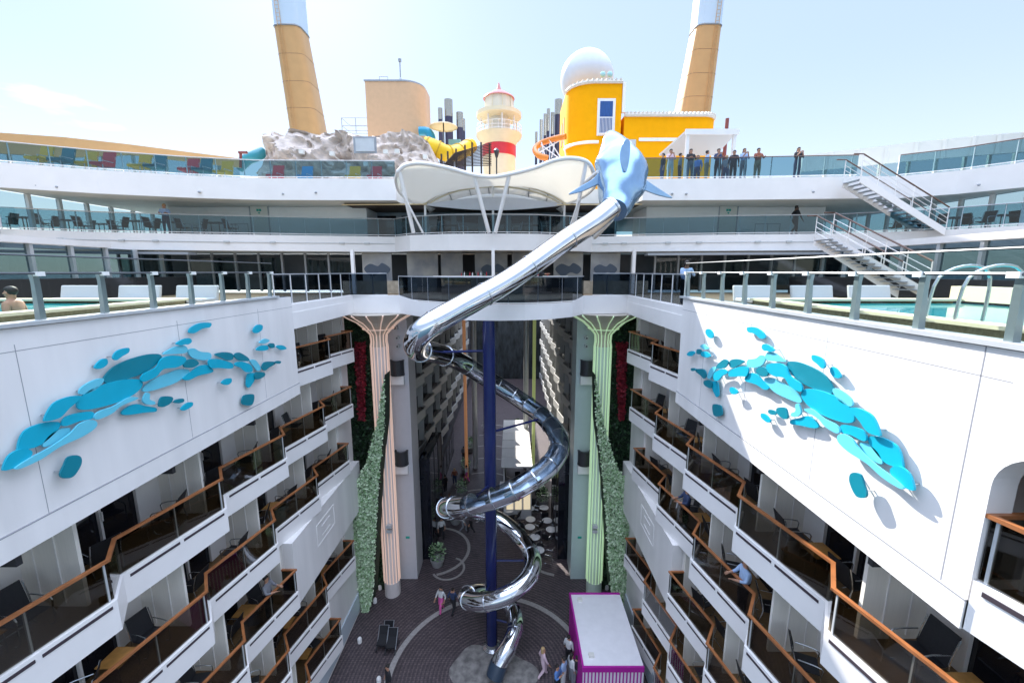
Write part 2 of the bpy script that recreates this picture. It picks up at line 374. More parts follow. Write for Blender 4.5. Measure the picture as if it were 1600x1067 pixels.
SIDE={-1:'left',1:'right'}
LN=[None,'top','second','third','fourth','fifth','lowest']
for s in (-1,1):
    for k,ys in BAY[s].items():
        for i in range(len(ys)-1):
            lab='%s wing, %s row, %s from far end'%(SIDE[s],LN[k],ORD[i])
            t=balcony(s,k,ys[i+1],ys[i],'smoked glass balcony with brown rail, '+lab,last=(i==0))
            z=lev(k)+.002; yn,yf=ys[i+1],ys[i]
            q=rng.random()
            make_chair((s*8.55,yf-.75,z),s*(PI/2)+rng.uniform(-.5,.5)+(0 if q<.5 else PI),'black mesh chair by the far partition, balcony of %s wing, %s row, %s bay'%(SIDE[s],LN[k],ORD[i]),'mesh chairs on the cabin balconies')
            if k<=5: make_chair((s*8.75,yn+1.0,z),s*(PI/2)+rng.uniform(-.6,.6),'black mesh chair by the sliding door, balcony of %s wing, %s row, %s bay'%(SIDE[s],LN[k],ORD[i]),'mesh chairs on the cabin balconies')
            if q>.35: make_table((s*8.75,(yn+yf)/2+.25,z),'small wooden table, balcony of %s wing, %s row, %s bay'%(SIDE[s],LN[k],ORD[i]),'small balcony tables')
    # L1 bay in the rounded opening at the right edge
ys=(1.4,4.93)
balcony(1,1,ys[0],ys[1],'orange railed balcony in the rounded opening at the far right edge',last=True)
make_chair((8.4,3.6,lev(1)+.002),-.8,'black mesh chair on the balcony in the rounded opening at the right edge','mesh chairs on the cabin balconies')
# ================================================================ WINGS
def wing(s):
    nm={-1:'left white cabin wing with its large blue fish artwork in shade',1:'right white cabin wing whose art wall is struck by sunlight'}[s]
    t=thing('cabin_wing',nm,'building',(s*11,12,0),'cabin wings either side of the canyon')
    zt=zA+.35; zp=zA+.22
    b0=lev(1)-.62
    # outer mass behind the balconies
    m=MB(); m.box((s*9.46,-1,0),(s*12,22.4,zA-.27))
    m.box((s*8.05,22.02,0),(s*9.5,22.4,zA-.27)); m.build('core_wall',white,t)
    # art wall with top coaming, open at the rounded recess on the right wing
    yE=15.0 if s==1 else 16.1
    m=MB()
    yN=4.95 if s==1 else 1.
    top=lambda y: zt
    m.box((s*W,yN,b0),(s*(W+.35),yE,zt-.02))
    m.box((s*(W-.03),yN,b0-.02),(s*(W+.3),yE,b0+.42))        # lower band
    if s==1:
        # rounded recess: header and corner fillet
        pts=[(W,4.95,zt-.02),(W,4.95,lev(1)+1.5)]
        for q in range(9):
            a=PI/2*q/8; pts.append((W,4.95-.55*(1-math.cos(a)),lev(1)+1.5+.55*math.sin(a)))
        pts+=[(W,-1,lev(1)+2.05),(W,-1,zt-.02)]
        m.prism(pts,(.35,0,0))
    m.build('art_wall',hull,t)
    m=MB()
    for yy in ([8.0,10.6,13.1] if s==1 else [7.0,10.5,13.9]): m.box((s*(W-.002),yy,b0+.42),(s*(W+.01),yy+.012,zt-.3))
    m.box((s*(W-.003),yN,zt-.42),(s*(W+.01),yE,zt-.408))
    m.box((s*(W-.032),yN,b0+.41),(s*(W+.01),yE,b0+.432)); 
    if s==1: m.box((W-.003,5.3,b0+.44),(W+.01,5.315,zt-.02))
    m.each('panel_seam',M('seam_shadow_gap',(.30,.30,.32),.8),t)
    m=MB(); m.box((s*(W-.06),-1,zt),(s*(W+.30),15.2,zt+.07)); 
    m.build('coaming_cap',lgrey,t)
    m=MB(); m.box((s*(W+.32),-1,zA-.01),(s*(W+.42),15.2,zA+.2)); m.build('teak_margin',deckt,t)
    # walls beyond the last bays
    m=MB(); yy=[0]+[BAY[s][k][0] for k in range(1,7)]
    for k in range(1,7):
        z0=lev(k)-.62; z1=lev(k-1)-.62 if k>1 else zA-.95
        if yy[k]+.04<22.3: m.box((s*7.98,yy[k]+.04,z0),(s*9.45,22.02,z1-.003))
    k4=BAY[s][4][0]+.04
    m.box((s*(W+.12),k4,lev(4)-.62),(s*7.97,22.0,lev(3)-.625))
    m.box((s*7.98,9,0),(s*9.45,22.02,lev(6)-.63))
    m.build('end_wall',hull,t)
    # emblem-like white mouldings on the blank fourth level
    m=MB(); zc=(lev(4)+lev(3))/2-.3; yc=17.6
    for (a,b,c,d) in ((-.9,-.5,.9,-.46),(-.9,.5,.9,.54),(-.9,-.46,-.86,.5),(.86,-.46,.9,.5),(-.4,-.25,.4,-.21),(-.4,.2,.4,.24)):
        m.box((s*(W+.105),yc+a,zc+b),(s*(W+.121),yc+c,zc+d))
    m.build('wall_moulding',white,t)
    # ground floor shop glazing band
    m=MB(); m.box((s*7.9,10,.3),(s*7.975,21.5,1.4)); m.build('ground_ledge',M('pale_glazed_ledge',(.55,.62,.68),.2),t)
    # L1 ceiling fascia above the topmost bays
    m=MB(); m.box((s*W,yE+.002,zA-.95),(s*12,22.4,zA-.29)); m.box((s*(W+.02),yE+.002,zA-.29),(s*(W+.3),22.4,zA+.02)); m.build('upper_fascia',white,t)
    # little black wall lamps
    m=MB()
    for y in (6.5,9.9,13.3): m.box((s*7.6,y,b0-.3),(s*7.9,y+.1,b0-.08))
    m.each('soffit_bracket',dark,t)
    # windows row on far outer side
    return t
for s in (-1,1): wing(s)
# ---------------------------------------------------------------- fish artworks
BL=[('a',[(570,350),(600,375),(700,350),(800,310),(870,250),(865,222),(800,222),(700,250),(620,290)]),
('b',[(425,490),(440,515),(500,515),(620,485),(720,440),(768,395),(765,365),(720,355),(620,370),(500,410),(440,460)]),
('b',[(770,355),(790,365),(850,340),(890,300),(960,290),(1005,262),(1000,235),(930,228),(880,245),(850,290),(785,325)]),
('c',[(782,405),(800,420),(880,400),(960,370),(1020,325),(1020,303),(970,303),(910,325),(840,355)]),
('b',[(1000,350),(1030,358),(1080,335),(1150,318),(1155,300),(1130,278),(1080,285),(1040,315)]),
('a',[(1000,272),(1010,290),(1050,290),(1080,270),(1060,248),(1020,250)]),
('c',[(1025,200),(1045,235),(1100,250),(1145,240),(1140,212),(1090,205),(1055,188)]),
('c',[(890,215),(920,218),(1000,213),(1020,195),(1000,172),(950,180)]),
('b',[(960,162),(985,170),(1010,165),(1025,165),(1042,150),(1030,132),(990,140)]),
('b',[(1030,100),(1060,103),(1100,80),(1140,72),(1145,50),(1090,50),(1040,75)]),
('b',[(1380,100),(1400,103),(1425,85),(1425,62),(1400,60),(1380,80)]),
('b',[(1135,265),(1150,293),(1190,293),(1260,295),(1262,270),(1210,250),(1150,245)]),
('a',[(1170,220),(1210,240),(1245,252),(1268,240),(1260,215),(1215,208)]),
('a',[(1275,225),(1300,252),(1352,255),(1345,235),(1300,210)]),
('b',[(1280,280),(1310,292),(1340,315),(1370,312),(1365,280),(1320,260),(1285,265)]),
('c',[(1360,255),(1385,290),(1400,308),(1418,300),(1405,270),(1385,250)]),
('a',[(1425,290),(1440,307),(1465,290),(1495,272),(1490,260),(1440,262)]),
('a',[(1495,265),(1520,270),(1527,258),(1505,255)]),
('b',[(1340,375),(1345,395),(1360,395),(1385,355),(1385,325),(1350,325)]),
('a',[(1385,330),(1395,355),(1435,340),(1438,320),(1400,315)]),
('b',[(1205,375),(1235,385),(1258,370),(1255,350),(1225,355)]),
('a',[(1320,455),(1320,490),(1370,492),(1380,440),(1335,440)]),
('c',[(1410,155),(1440,160),(1465,145),(1440,135)]),
('b',[(1395,195),(1430,200),(1458,190),(1450,172),(1415,175)]),
('a',[(1460,170),(1475,185),(1492,180),(1490,162),(1470,160)]),
('b',[(1505,180),(1530,195),(1557,188),(1540,172),(1515,170)]),
('b',[(617,240),(635,250),(665,230),(700,208),(698,185),(650,195),(625,215)]),
('b',[(518,285),(530,298),(560,292),(585,270),(580,245),(550,250)]),
('c',[(435,430),(460,435),(520,410),(560,370),(555,350),(500,365),(445,400)]),
('b',[(245,570),(265,580),(330,560),(380,510),(438,460),(430,445),(360,455),(290,490)]),
('b',[(100,730),(115,738),(200,720),(260,680),(320,620),(318,590),(250,590),(160,620),(120,660)]),
('b',[(20,835),(35,848),(100,825),(170,770),(165,740),(110,735),(50,770)]),
('c',[(95,830),(120,835),(230,785),(330,720),(450,665),(515,620),(522,590),(490,578),(430,600),(380,650),(280,720),(170,780)]),
('c',[(235,710),(260,718),(340,680),(380,640),(375,620),(330,625),(270,660)]),
('b',[(340,595),(360,608),(440,580),(500,568),(512,545),(490,530),(420,540),(360,560)]),
('c',[(518,560),(540,570),(610,540),(660,500),(740,465),(745,455),(700,455),(620,500),(540,530)]),
('b',[(665,540),(700,548),(790,535),(845,530),(845,510),(790,500),(740,490),(690,510)]),
('c',[(778,470),(800,490),(840,490),(840,475),(815,465),(815,435),(795,430)]),
('a',[(865,495),(885,505),(920,490),(940,465),(930,450),(880,452)]),
('a',[(948,480),(975,485),(1000,475),(995,460),(960,465)]),
('b',[(985,515),(1005,523),(1045,500),(1045,480),(1015,485)]),
('a',[(330,870),(350,890),(400,880),(440,820),(440,780),(410,768),(370,780),(350,820)])]
def artwork(s):
    lab={-1:'blue fish shaped wall artwork of rounded panels on the shaded left wall',1:'turquoise fish shaped wall artwork casting shadows on the sunlit right wall'}[s]
    t=thing('wall_artwork',lab,'artwork',(s*W,10,H-3),'fish artworks on the two art walls')
    mt={'a':blue_a,'b':blue_b,'c':blue_c}
    for i,(cc,pts) in enumerate(BL):
        off=.11+.08*((i*7)%3)/2
        P=[]
        for x,y in pts:
            p=atX(x/3.478,490+y/3.478,-(W-off))
            yy=p.y if s==-1 else p.y*.94-.25
            P.append((s*(W-off),yy,p.z))
        cc0=sum((Vector(p) for p in P),Vector())/len(P); P=[cc0+(Vector(p)-cc0)*1.03 for p in P]
        Q=smooth_pts(P,5,True)
        m=MB(); m.prism(Q,(s*.035,0,0)); pn=m.build('panel',mt[cc],t)
        c=sum(Q,Vector())/len(Q)
        m=MB(); ext=max((q-c).length for q in Q)
        for q in (Q[0],Q[len(Q)//2]):
            r=c+(q-c)*.65; m.tube([(s*(W-off+.03),r.y,r.z),(s*(W-.001),r.y,r.z)],.014,6)
        m.each('standoff',steelr,pn)
for s in (-1,1): artwork(s)
# ================================================================ POOLS, POOL SCREENS
def pool(s):
    t=thing('swimming_pool','raised turquoise swimming pool behind the glass screen on the %s terrace'%SIDE[s],'pool',(s*11,6,zA),'raised pools on the terraces')
    x0,x1=8.0,13.6; y0,y1=-1,11.6
    m=MB(); m.box((s*x0,y0,zA),(s*(x0+.06),y1,zA+.5)); m.box((s*x0,y1-.06,zA),(s*x1,y1,zA+.5)); m.build('mesh_side',poolwall,t)
    m=MB(); m.box((s*(x0-.06),y0,zA+.5),(s*(x0+.32),y1+.06,zA+.56)); m.box((s*(x0+.32),y1-.3,zA+.5),(s*x1,y1+.06,zA+.56)); m.box((s*x1,y0,zA+.5),(s*(x1+.4),y1+.06,zA+.9)); m.build('rim',cream,t)
    m=MB(); m.box((s*(x0+.32),y0,zA+.02),(s*x1,y1-.3,zA+.44)); m.build('pool_water',water,t)
    for q,(xx,yy) in enumerate(((8.6,6.4),(8.5,4.2)) if s>0 else ((12.5,9.5),)):
        m=MB()
        for d in (0,.45): m.tube(smooth_pts([(s*(xx+.5),yy+d,zA+.3),(s*(xx+.5),yy+d,zA+1.2),(s*(xx+.15),yy+d,zA+1.4),(s*(xx-.35),yy+d,zA+1.2),(s*(xx-.45),yy+d,zA+.56)],4),.025,6)
        m.build('ladder_rail',steelr,t)
def screen(s):
    t=thing('glass_screen','tall glass screen on curved grey posts along the %s pool terrace'%SIDE[s],'railing',(s*W,8,zA),'glass screens along the pool terraces')
    m=MB(); m.box((s*(W+.02),-1,zA+.44),(s*(W+.035),15.,H+.28)); m.build('glass',poolg,t)
    for k in range(12):
        y=14.9-1.22*k
        if y<1.5: break
        m=MB(); m.prism([(s*(W+.06),y-.05,zA+.36),(s*(W+.17),y-.05,zA+.36),(s*(W+.12),y-.05,H-.2),(s*(W+.14),y-.05,H-.04),(s*(W+.06),y-.05,H-.04),(s*(W+.05),y-.05,H-.2)],(0,.1,0)); p=m.build('post',M('post_grey',(.33,.36,.39),.35,.3,var=.1),t)
        m=MB(); m.box((s*(W-.05),y-.07,H-.08),(s*(W+.02),y+.07,H)); m.build('lamp_box',M('lamp_white',(.85,.85,.82),.4),p)
    m=MB(); m.tube([(s*(W+.02),-1,H+.29),(s*(W+.02),15,H+.29)],.018,6); m.tube([(s*(W+.0),-1,H-.03),(s*(W+.0),15,H-.03)],.025,6); m.build('handrail',M('slate_rail',(.10,.11,.12),.35,.3),t)
for s in (-1,1): pool(s); screen(s)
# ================================================================ BRIDGE AND UPPER DECKS
def path_z(pts,z): return [atz(x,y,z) for x,y in pts]
def railing(name,label,path,h=1.05,th=.012,step=1.45,mat=None,cap=None,gap=.1,group='glass railings of the upper decks',lift=0):
    path=[Vector(p) for p in path]; t=thing(name,label,'railing',path[len(path)//2],group)
    up=Vector((0,0,1))
    m=MB(); m.ribbon([p+up*(h-.03) for p in path],[p+up*gap for p in path],(0,th,0)); m.build('glass',mat or railg,t)
    m=MB(); m.tube([p+up*h for p in path],.028,6); m.build('handrail',cap or lgrey,t)
    m=MB(); m.tube([p+up*gap for p in path],.02,6); m.build('bottom_rail',white,t)
    # posts
    d=0; nxt=0
    for a,b in zip(path[:-1],path[1:]):
        L=(b-a).length
        while nxt<=d+L+1e-6:
            p=a+(b-a)*((nxt-d)/L)
            m=MB(); m.box((p.x-.02,p.y+.014,p.z-.05),(p.x+.02,p.y+.055,p.z+h-.01)); m.build('post',white,t); nxt+=step
        d+=L
    return t
# bridge A
zAb=H-2.25
br_t=[(552,461),(623,460.5),(652,468),(690,475),(736,477.5),(780,478),(820,477.5),(862,475),(895,469),(912,461),(992,461)]
br=[(p[0],p[1]) for p in br_t]
yc=[22.4,22.4,20.9,19.6,19.1,18.95,19.1,19.6,20.6,22.0,22.4]
bp=[]
for (x,y),Y in zip(br,yc): bp.append(Vector((atY(x,y,Y).x,Y,H-1.27)))
bp[0].x=-7.47; bp[-1].x=7.47
bridge=thing('white_bridge','broad white bridge bulging forward across the canyon behind the slide','bridge',(0,22,zAb))
m=MB(); m.ribbon([(p.x,p.y,H-(1.27 if i in(0,1,9,10) else 1.5)) for i,p in enumerate(bp)],[(p.x,p.y,zAb) for p in bp],(0,.25,0)); m.build('fascia',white,bridge)
m=MB(); poly=[(p.x,p.y+.2,zAb) for p in bp]+[(7.3,26,zAb),(-7.3,26,zAb)]; m.prism([(a,b,c+.02) for a,b,c in poly],(0,0,.6)); m.build('slab',[lilac],bridge)
m=MB(); m.prism([(p.x,p.y+.26,zA-.2) for p in bp]+[(7.3,22.75,zA-.2),(-7.3,22.75,zA-.2)],(0,0,.18)); m.build('deck_boards',deckt,bridge)
railing('glass_railing','dark tinted glass railing curving along the front of the white bridge',[Vector((p.x,p.y+.1,H-1.5)) for p in bp[1:-1]],1.25,mat=glass('dark_rail_glass',(.30,.36,.42),.5),cap=grey,gap=.05)
for s in (-1,1):
    railing('glass_railing','dark tinted glass railing between the bridge and the %s pool screen'%SIDE[s],[Vector((s*(W+.1),15.1,zA)),Vector((s*(W+.1),22.3,zA)),Vector((s*5.6,22.5,zA))],1.2,mat=MATS['dark_rail_glass'],cap=grey,gap=.05,step=1.2)
# roof slab closing the inner promenade
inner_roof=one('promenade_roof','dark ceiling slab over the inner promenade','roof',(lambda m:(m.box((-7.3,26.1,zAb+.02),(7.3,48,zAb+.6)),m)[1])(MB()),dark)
# deck B
Bt=[(-60,352),(0,357),(150,362),(300,365),(505,368),(617,369.5),(640,367),(700,365),(770,364.5),(840,365),(900,367),(925,369.5),(1010,368),(1150,366),(1290,365)]
Bp=path_z(Bt,zB)
Br=path_z([(1290,365),(1450,360),(1600,352),(1680,347)],zB)
Ct=[(-60,247),(0,253),(150,265),(300,274),(400,278),(617,279)]
Cp=path_z(Ct,zC); Cr=path_z([(1005,279),(1150,278),(1340,275)],zC); Crr=path_z([(1405,275),(1500,266),(1600,253),(1690,243)],zC)
def deckbody(name,label,path,z0,back,mats=None,extra=0):
    path=[Vector(p) for p in path]; t=thing(name,label,'deck',path[len(path)//2])
    z1=path[0].z
    m=MB(); m.ribbon(path,[Vector((p.x,p.y,z0)) for p in path],(0,.2,0)); m.build('fascia',white,t)
    m=MB(); poly=[(p.x,p.y+.19,z0+.01) for p in path]+[(path[-1].x,back,z0+.01),(path[0].x,back,z0+.01)]; m.prism(poly,(0,0,z1-z0-.03)); m.build('slab',[white2],t)
    return t
upB=deckbody('upper_deck','long white middle deck edge running across behind the slide, two storeys up',Bp+Br[1:],H+1.24,40)
upCl=deckbody('upper_deck','white top deck on the left under the rocks and coloured chairs',Cp,H+4.1,44)
upCr=deckbody('upper_deck','white top deck on the right below the waiting people',Cr+[Crr[0]+Vector((-.02,0,0))]+Crr[1:],H+4.1,44)
mid=MB(); mid.box((Cp[-1].x+.02,27.8,H+4.12),(Cr[0].x-.02,44,zC-.04)); mid.build('centre_slab',white2,upCl)
railing('glass_railing','blue tinted glass railing along the middle deck left of the butterfly canopy',[p+Vector((0,.1,0)) for p in Bp[:6]],1.1)
railing('glass_railing','curved blue tinted glass railing under the butterfly canopy',[p+Vector((0,.1,0)) for p in Bp[5:12]],1.1,step=1.3)
railing('glass_railing','blue tinted glass railing along the middle deck right of the dolphin',[p+Vector((0,.1,0)) for p in Bp[11:]],1.1)
railing('glass_railing','blue tinted glass railing on the middle deck at far right behind the stairs',[p+Vector((0,.1,0)) for p in Br],1.1,cap=grey)
railing('glass_railing','glass railing along the top left deck in front of the chairs and rocks',[p+Vector((0,.1,0)) for p in Cp],1.0)
railing('glass_railing','glass railing along the top right deck in front of the waiting people',[p+Vector((0,.1,0)) for p in Cr],1.15,cap=M('brown_rail',(.12,.06,.04),.4))
railing('glass_railing','glass railing rising along the top deck at the upper right corner',[p+Vector((0,.1,0)) for p in Crr],1.15,cap=MATS['brown_rail'])
# pipes and boxes along deck B fascia
for a,b,lab in ((0,5,'left'),(11,14,'right')):
    m=MB(); P=[Vector((p.x,p.y-.03,H+1.75)) for p in Bp[a:b+1]]; m.tube(P,.018,6)
    for i in range(len(P)-1):
        for q in (.25,.6): c=P[i].lerp(P[i+1],q); m.box((c.x-.16,c.y-.06,c.z-.04),(c.x+.16,c.y+.02,c.z+.05))
    one('service_pipe','thin grey service pipe with small boxes on the %s middle deck edge'%lab,'pipe',m,lgrey,'pipes on the deck edge')
# small security cameras
cams=[(58,289,'far left'),(90,291,'left'),(312,299,'above the left door'),(443,302,'left of the canopy'),(494,300,'beside the canopy'),(1050,302,'right of the dolphin fin'),(1072,302,'near the right door'),(1270,299,'above the walking man'),(1528,288,'upper right corner')]
for i,(x,y,lb) in enumerate(cams):
    Y=Cp[4].y if 300<x<1300 else 21.5
    Y={58:21.9,90:22.2,312:24.2,443:24.9,494:24.9,1050:24.9,1072:24.9,1270:24.2,1528:22.3}[x]
    p=atY(x,y,Y); t=thing('deck_camera','small fascia camera on the top deck edge, '+lb,'camera',(p.x,p.y,p.z),'small cameras on the deck edge')
    m=MB(); m.box((p.x-.07,p.y-.02,p.z-.03),(p.x+.07,p.y+.05,p.z+.08)); m.build('bracket',white,t)
    m=MB(); m.ell((p.x,p.y-.05,p.z-.03),.07,.07,.06,10); m.build('lens_dome',grey,t,True)
# back walls
def backwall():
    Y=27.3
    for s,lab in ((-1,'left'),(1,'right')):
        # B level wall
        xa,xb=(atY(265,340,Y).x,atY(573,340,Y).x) if s==-1 else (atY(1010,340,Y).x,atY(1288,340,Y).x)
        t=thing('deck_house','plain white wall with an emergency door behind the middle deck, %s side'%lab,'building',((xa+xb)/2,Y,zB),'white deck houses either side of the canopy')
        m=MB(); m.box((xa,Y,zB-.02),(xb,Y+3,H+4.09)); m.build('wall',white,t)
        m=MB(); n=5
        for k in range(1,n): x=xa+(xb-xa)*k/n; m.box((x,Y-.012,zB+.03),(x+.05,Y,H+4.05))
        m.build('wall_ribs',white,t)
        dx=atY(406,340,Y).x if s==-1 else atY(1137,340,Y).x
        m=MB(); m.box((dx-.55,Y-.03,zB+.02),(dx+.55,Y-.014,zB+2.05)); d=m.build('door',white2,t)
        m=MB()
        for q in ((-.62,-.56,0,2.1),(.56,.62,0,2.1),(-.62,.62,2.1,2.14)): m.box((dx+q[0],Y-.05,zB+.02+q[2]),(dx+q[1],Y-.013,zB+q[3]+.02))
        m.build('door_frame',grey,d)
        gsn=M('green_sign',(.01,.35,.28),.5)
        m=MB(); m.box((dx-.15,Y-.045,zB+1.62),(dx-.01,Y-.031,zB+1.76)); m.box((dx+.01,Y-.045,zB+1.62),(dx+.15,Y-.031,zB+1.76)); m.prism([(dx-.08,Y-.045,zB+1.56),(dx+.08,Y-.045,zB+1.56),(dx,Y-.045,zB+1.44)],(0,.014,0)); m.build('exit_sign',gsn,d)
        m=MB(); x2=dx+(-1.6 if s==-1 else 2.6)
        for q in (-.8,0,.8): m.box((x2+q-.01,Y-.05,zB+.05),(x2+q+.01,Y-.03,zB+.85))
        m.box((x2-.8,Y-.05,zB+.83),(x2+.8,Y-.03,zB+.86)); m.each('low_grille',grey,t)
    # louvred recess either side of the canopy, dark
    m=MB()
    for k in range(14): m.box((-9,25.9+.25*k,H+4.0),(9,26.05+.25*k,H+4.08))
    one('louvred_soffit','dark slatted soffit under the top deck behind the canopy','ceiling',m,louv)
    t=thing('lounge_front','glazed dark lounge front behind the canopy columns','building',(0,29,zB))
    m=MB(); m.box((-8.5,29.5,zB),(8.5,29.6,H+4.1)); m.build('wall',grey,t)
    for k in range(9): 
        x=-7.6+1.9*k; m=MB(); m.box((x-.75,29.42,zB+.1),(x+.75,29.48,H+3.8)); m.build('window',doorg,t)
    m=MB()
    for a,b in ((-9,-3.9),(3.9,9)): m.tube([(a,25.6,H+3.95),(b,25.6,H+3.98)],.035,6)
    m.each('light_strip',M('warm_strip',(.75,.6,.35),.4),t)
backwall()
def levelA():
    Y=26.6; t=thing('bar_front','long glazed bar and cafe front on the bridge level under the middle deck','building',(0,Y,zA))
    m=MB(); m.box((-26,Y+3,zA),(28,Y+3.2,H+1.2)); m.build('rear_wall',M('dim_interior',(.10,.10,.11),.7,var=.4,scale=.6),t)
    m=MB()
    for x0,x1 in ((-5.6,-3.6),(-3.4,-2.0),(3.9,5.8),(6.3,8.2),(-8.5,-6.6),(-1.2,.9),(1.2,2.5)): m.box((x0,Y+.4,zA),(x1,Y+.5,H+1.2))
    m.each('wall_panel',M('mural_panel',(.40,.38,.34),.6,scale=.9,c2=(.20,.21,.23)),t)
    m=MB()
    for x in [-25+1.55*k for k in range(34)]:
        if abs(x)>8.6: m.box((x,Y+1.1,zA),(x+.12,Y+1.25,H+1.2))
    m.each('mullion',grey,t)
    m=MB()
    for x in [-25+1.55*k for k in range(34)]:
        if abs(x)>8.6 and (int(x*7)%3): m.box((x+.16,Y+1.15,zA+.1),(x+1.5,Y+1.17,H+.9))
    m.each('pane',glass('cafe_glass',(.35,.45,.47),.5),t)
    m=MB()
    for x in (atY(549,420,24.2).x,atY(770,420,23.9).x,atY(992,420,24.2).x): m.box((x-.09,24.4,zA),(x+.09,24.6,H+1.24))
    m.each('column',white,t)
    m=MB(); m.box((-3.6,25.2,zA+.95),(4.6,25.8,zA+1.05)); m.box((-3.4,25.4,zA),(4.4,25.6,zA+.95),1); m.build('bar_counter',[white2,dark],t)
    m=MB(); m.box((-9,24.9,zA),(-5.4,25.1,zA+.75)); m.box((5.4,24.9,zA),(9.4,25.1,zA+.75)); m.each('low_counter',M('counter_timber',(.42,.36,.27),.6,var=.3,scale=5),t)
    # silhouettes of sea creatures as flat mural shapes on the walls
    m=MB()
    for cx,sc in ((-7.5,1.0),(4.9,1.0),(.0,.9),(7.3,.9)):
        pts=[(cx+sc*a,Y+.375,zA+1.35+sc*b) for a,b in ((-.9,.1),(-.5,.45),(0,.3),(.3,.5),(.8,.15),(.55,-.2),(.1,-.1),(-.4,-.35))]
        m.prism(smooth_pts(pts,4,True),(0,.02,0))
    m.each('mural_shape',M('slate_mural',(.07,.09,.12),.6),t)
    # bottles and small items on the counter
    for k in range(16):
        x=-1.9+.17*k if k<10 else 2.4+.2*(k-10); hh=.18+.1*rng.random()
        m=MB(); m.lathe((x,25.45+.1*(k%2),zA+1.05),[(.035,0),(.035,hh*.6),(.012,hh*.75),(.012,hh)],8)
        one('bottle','small %s bottle, %s along the bar counter behind the slide'%(('red','white','dark')[k%3],(ORD+['fifteenth','sixteenth'])[k]),'bottle',m,[M('bottle_red',(.5,.03,.04),.2),M('bottle_white',(.8,.8,.78),.3),M('bottle_dark',(.02,.05,.03),.1)][k%3],'bottles on the bar counter',True)
levelA()
# dark retractable awnings below deck B edge
for s,(a,b) in ((-1,(0,3)),(1,(12,15))):
    P=(Bp+Br[1:])[a:b+1]; m=MB(); m.ribbon([Vector((p.x,p.y-.5,H+1.12)) for p in P],[Vector((p.x,p.y-.5,H+.98)) for p in P],(0,.7,0)); 
    one('folded_awning','dark grey folded awning cassette under the %s middle deck edge'%SIDE[s],'awning',m,grey,'folded awnings')
# outboard glazing
def outboard(s):
    t=thing('outboard_windows','tall outboard windows with white mullions looking to sea, %s side of the middle deck'%SIDE[s],'windows',(s*25,30,zB),'outboard windows')
    X=24.8 if s==-1 else 27
    m=MB(); m.box((s*X,21,zB+.02),(s*(X+.02),40,H+4.05)); m.box((s*15,40,zB+.02),(s*X,40.02,H+4.05)); m.build('pane',teal_g,t)
    for k in range(13):
        y=21.3+1.55*k; m=MB(); m.box((s*(X-.14),y,zB),(s*(X+.06),y+.16,H+4.09)); m.build('mullion',white,t)
    for k in range(6):
        x=s*(15.5+1.7*k); m=MB(); m.box((x,39.85,zB),(x+.16,40.1,H+4.09)); m.build('mullion',white,t)
    # pool level
    t=thing('outboard_windows','tall teal outboard windows behind the %s pool'%SIDE[s],'windows',(s*19,12,zA),'outboard windows')
    m=MB(); m.box((s*20,-2,zA),(s*20.02,26,H+1.2)); m.build('pane',glass('dark_teal_glass',(.36,.44,.48),.4),t)
    m=MB(); m.box((s*18.6,-2,zA),(s*19.3,26,zA+1.0)); m.build('low_planter_wall',dark,t)
    for k in range(14):
        y=3+1.7*k; m=MB(); m.box((s*19.85,y,zA),(s*20.1,y+.14,H+1.22)); m.build('mullion',lgrey,t)
    m=MB(); m.box((s*19.8,-2,H+1.22),(s*20.3,22,H+1.5)); m.build('header',white,t)
for s in (-1,1): outboard(s)
# tan/white curved wind screens at top left and right
def windscreen(s):
    if s==-1:
        P=path_z([(-80,200),(0,207),(100,214),(200,225),(300,238),(372,247)],H+7.6); Q=[Vector((p.x,p.y,H+7.0-.5*(i<3))) for i,p in enumerate(P)]
        lab='long tan windscreen band tapering towards the rocks at upper left'
    else:
        P=path_z([(1255,242),(1340,233),(1430,222),(1520,213),(1600,206),(1680,200)],H+7.6); Q=[Vector((p.x,p.y,H+6.55)) for p in P]
        lab='long pale windscreen band rising to the upper right corner'
    P=[p+Vector((0,4,0)) if 0 else p for p in P]
    t=thing('windscreen',lab,'windscreen',P[3])
    m=MB(); m.ribbon(P,Q,(0,.15,0)); m.build('band',tan if s==-1 else white2,t)
    for i in range(len(P)-1):
        for q in (0,.5):
            a=P[i].lerp(P[i+1],q); c=Q[i].lerp(Q[i+1],q); m=MB(); m.prism([(c.x-.08,c.y+.16,zC),(c.x+.08,c.y+.16,zC),(c.x+.08,c.y+.16,c.z+.3),(c.x-.08,c.y+.16,c.z+.3)],(0,.12,0)); m.build('post',white2,t)
            if s==1: m=MB(); m.prism([(a.x-.03,a.y-.02,c.z),(a.x+.1,a.y-.12,c.z),(a.x+.1,a.y-.1,a.z),(a.x-.03,a.y-.02,a.z)],(.08,0,0)); m.build('rib',white2,t)
    m=MB(); m.ribbon(Q,[Vector((p.x,p.y,zC+.05)) for p in Q],(0,.02,0)); m.build('pane',teal_g,t)
for s in (-1,1): windscreen(s)
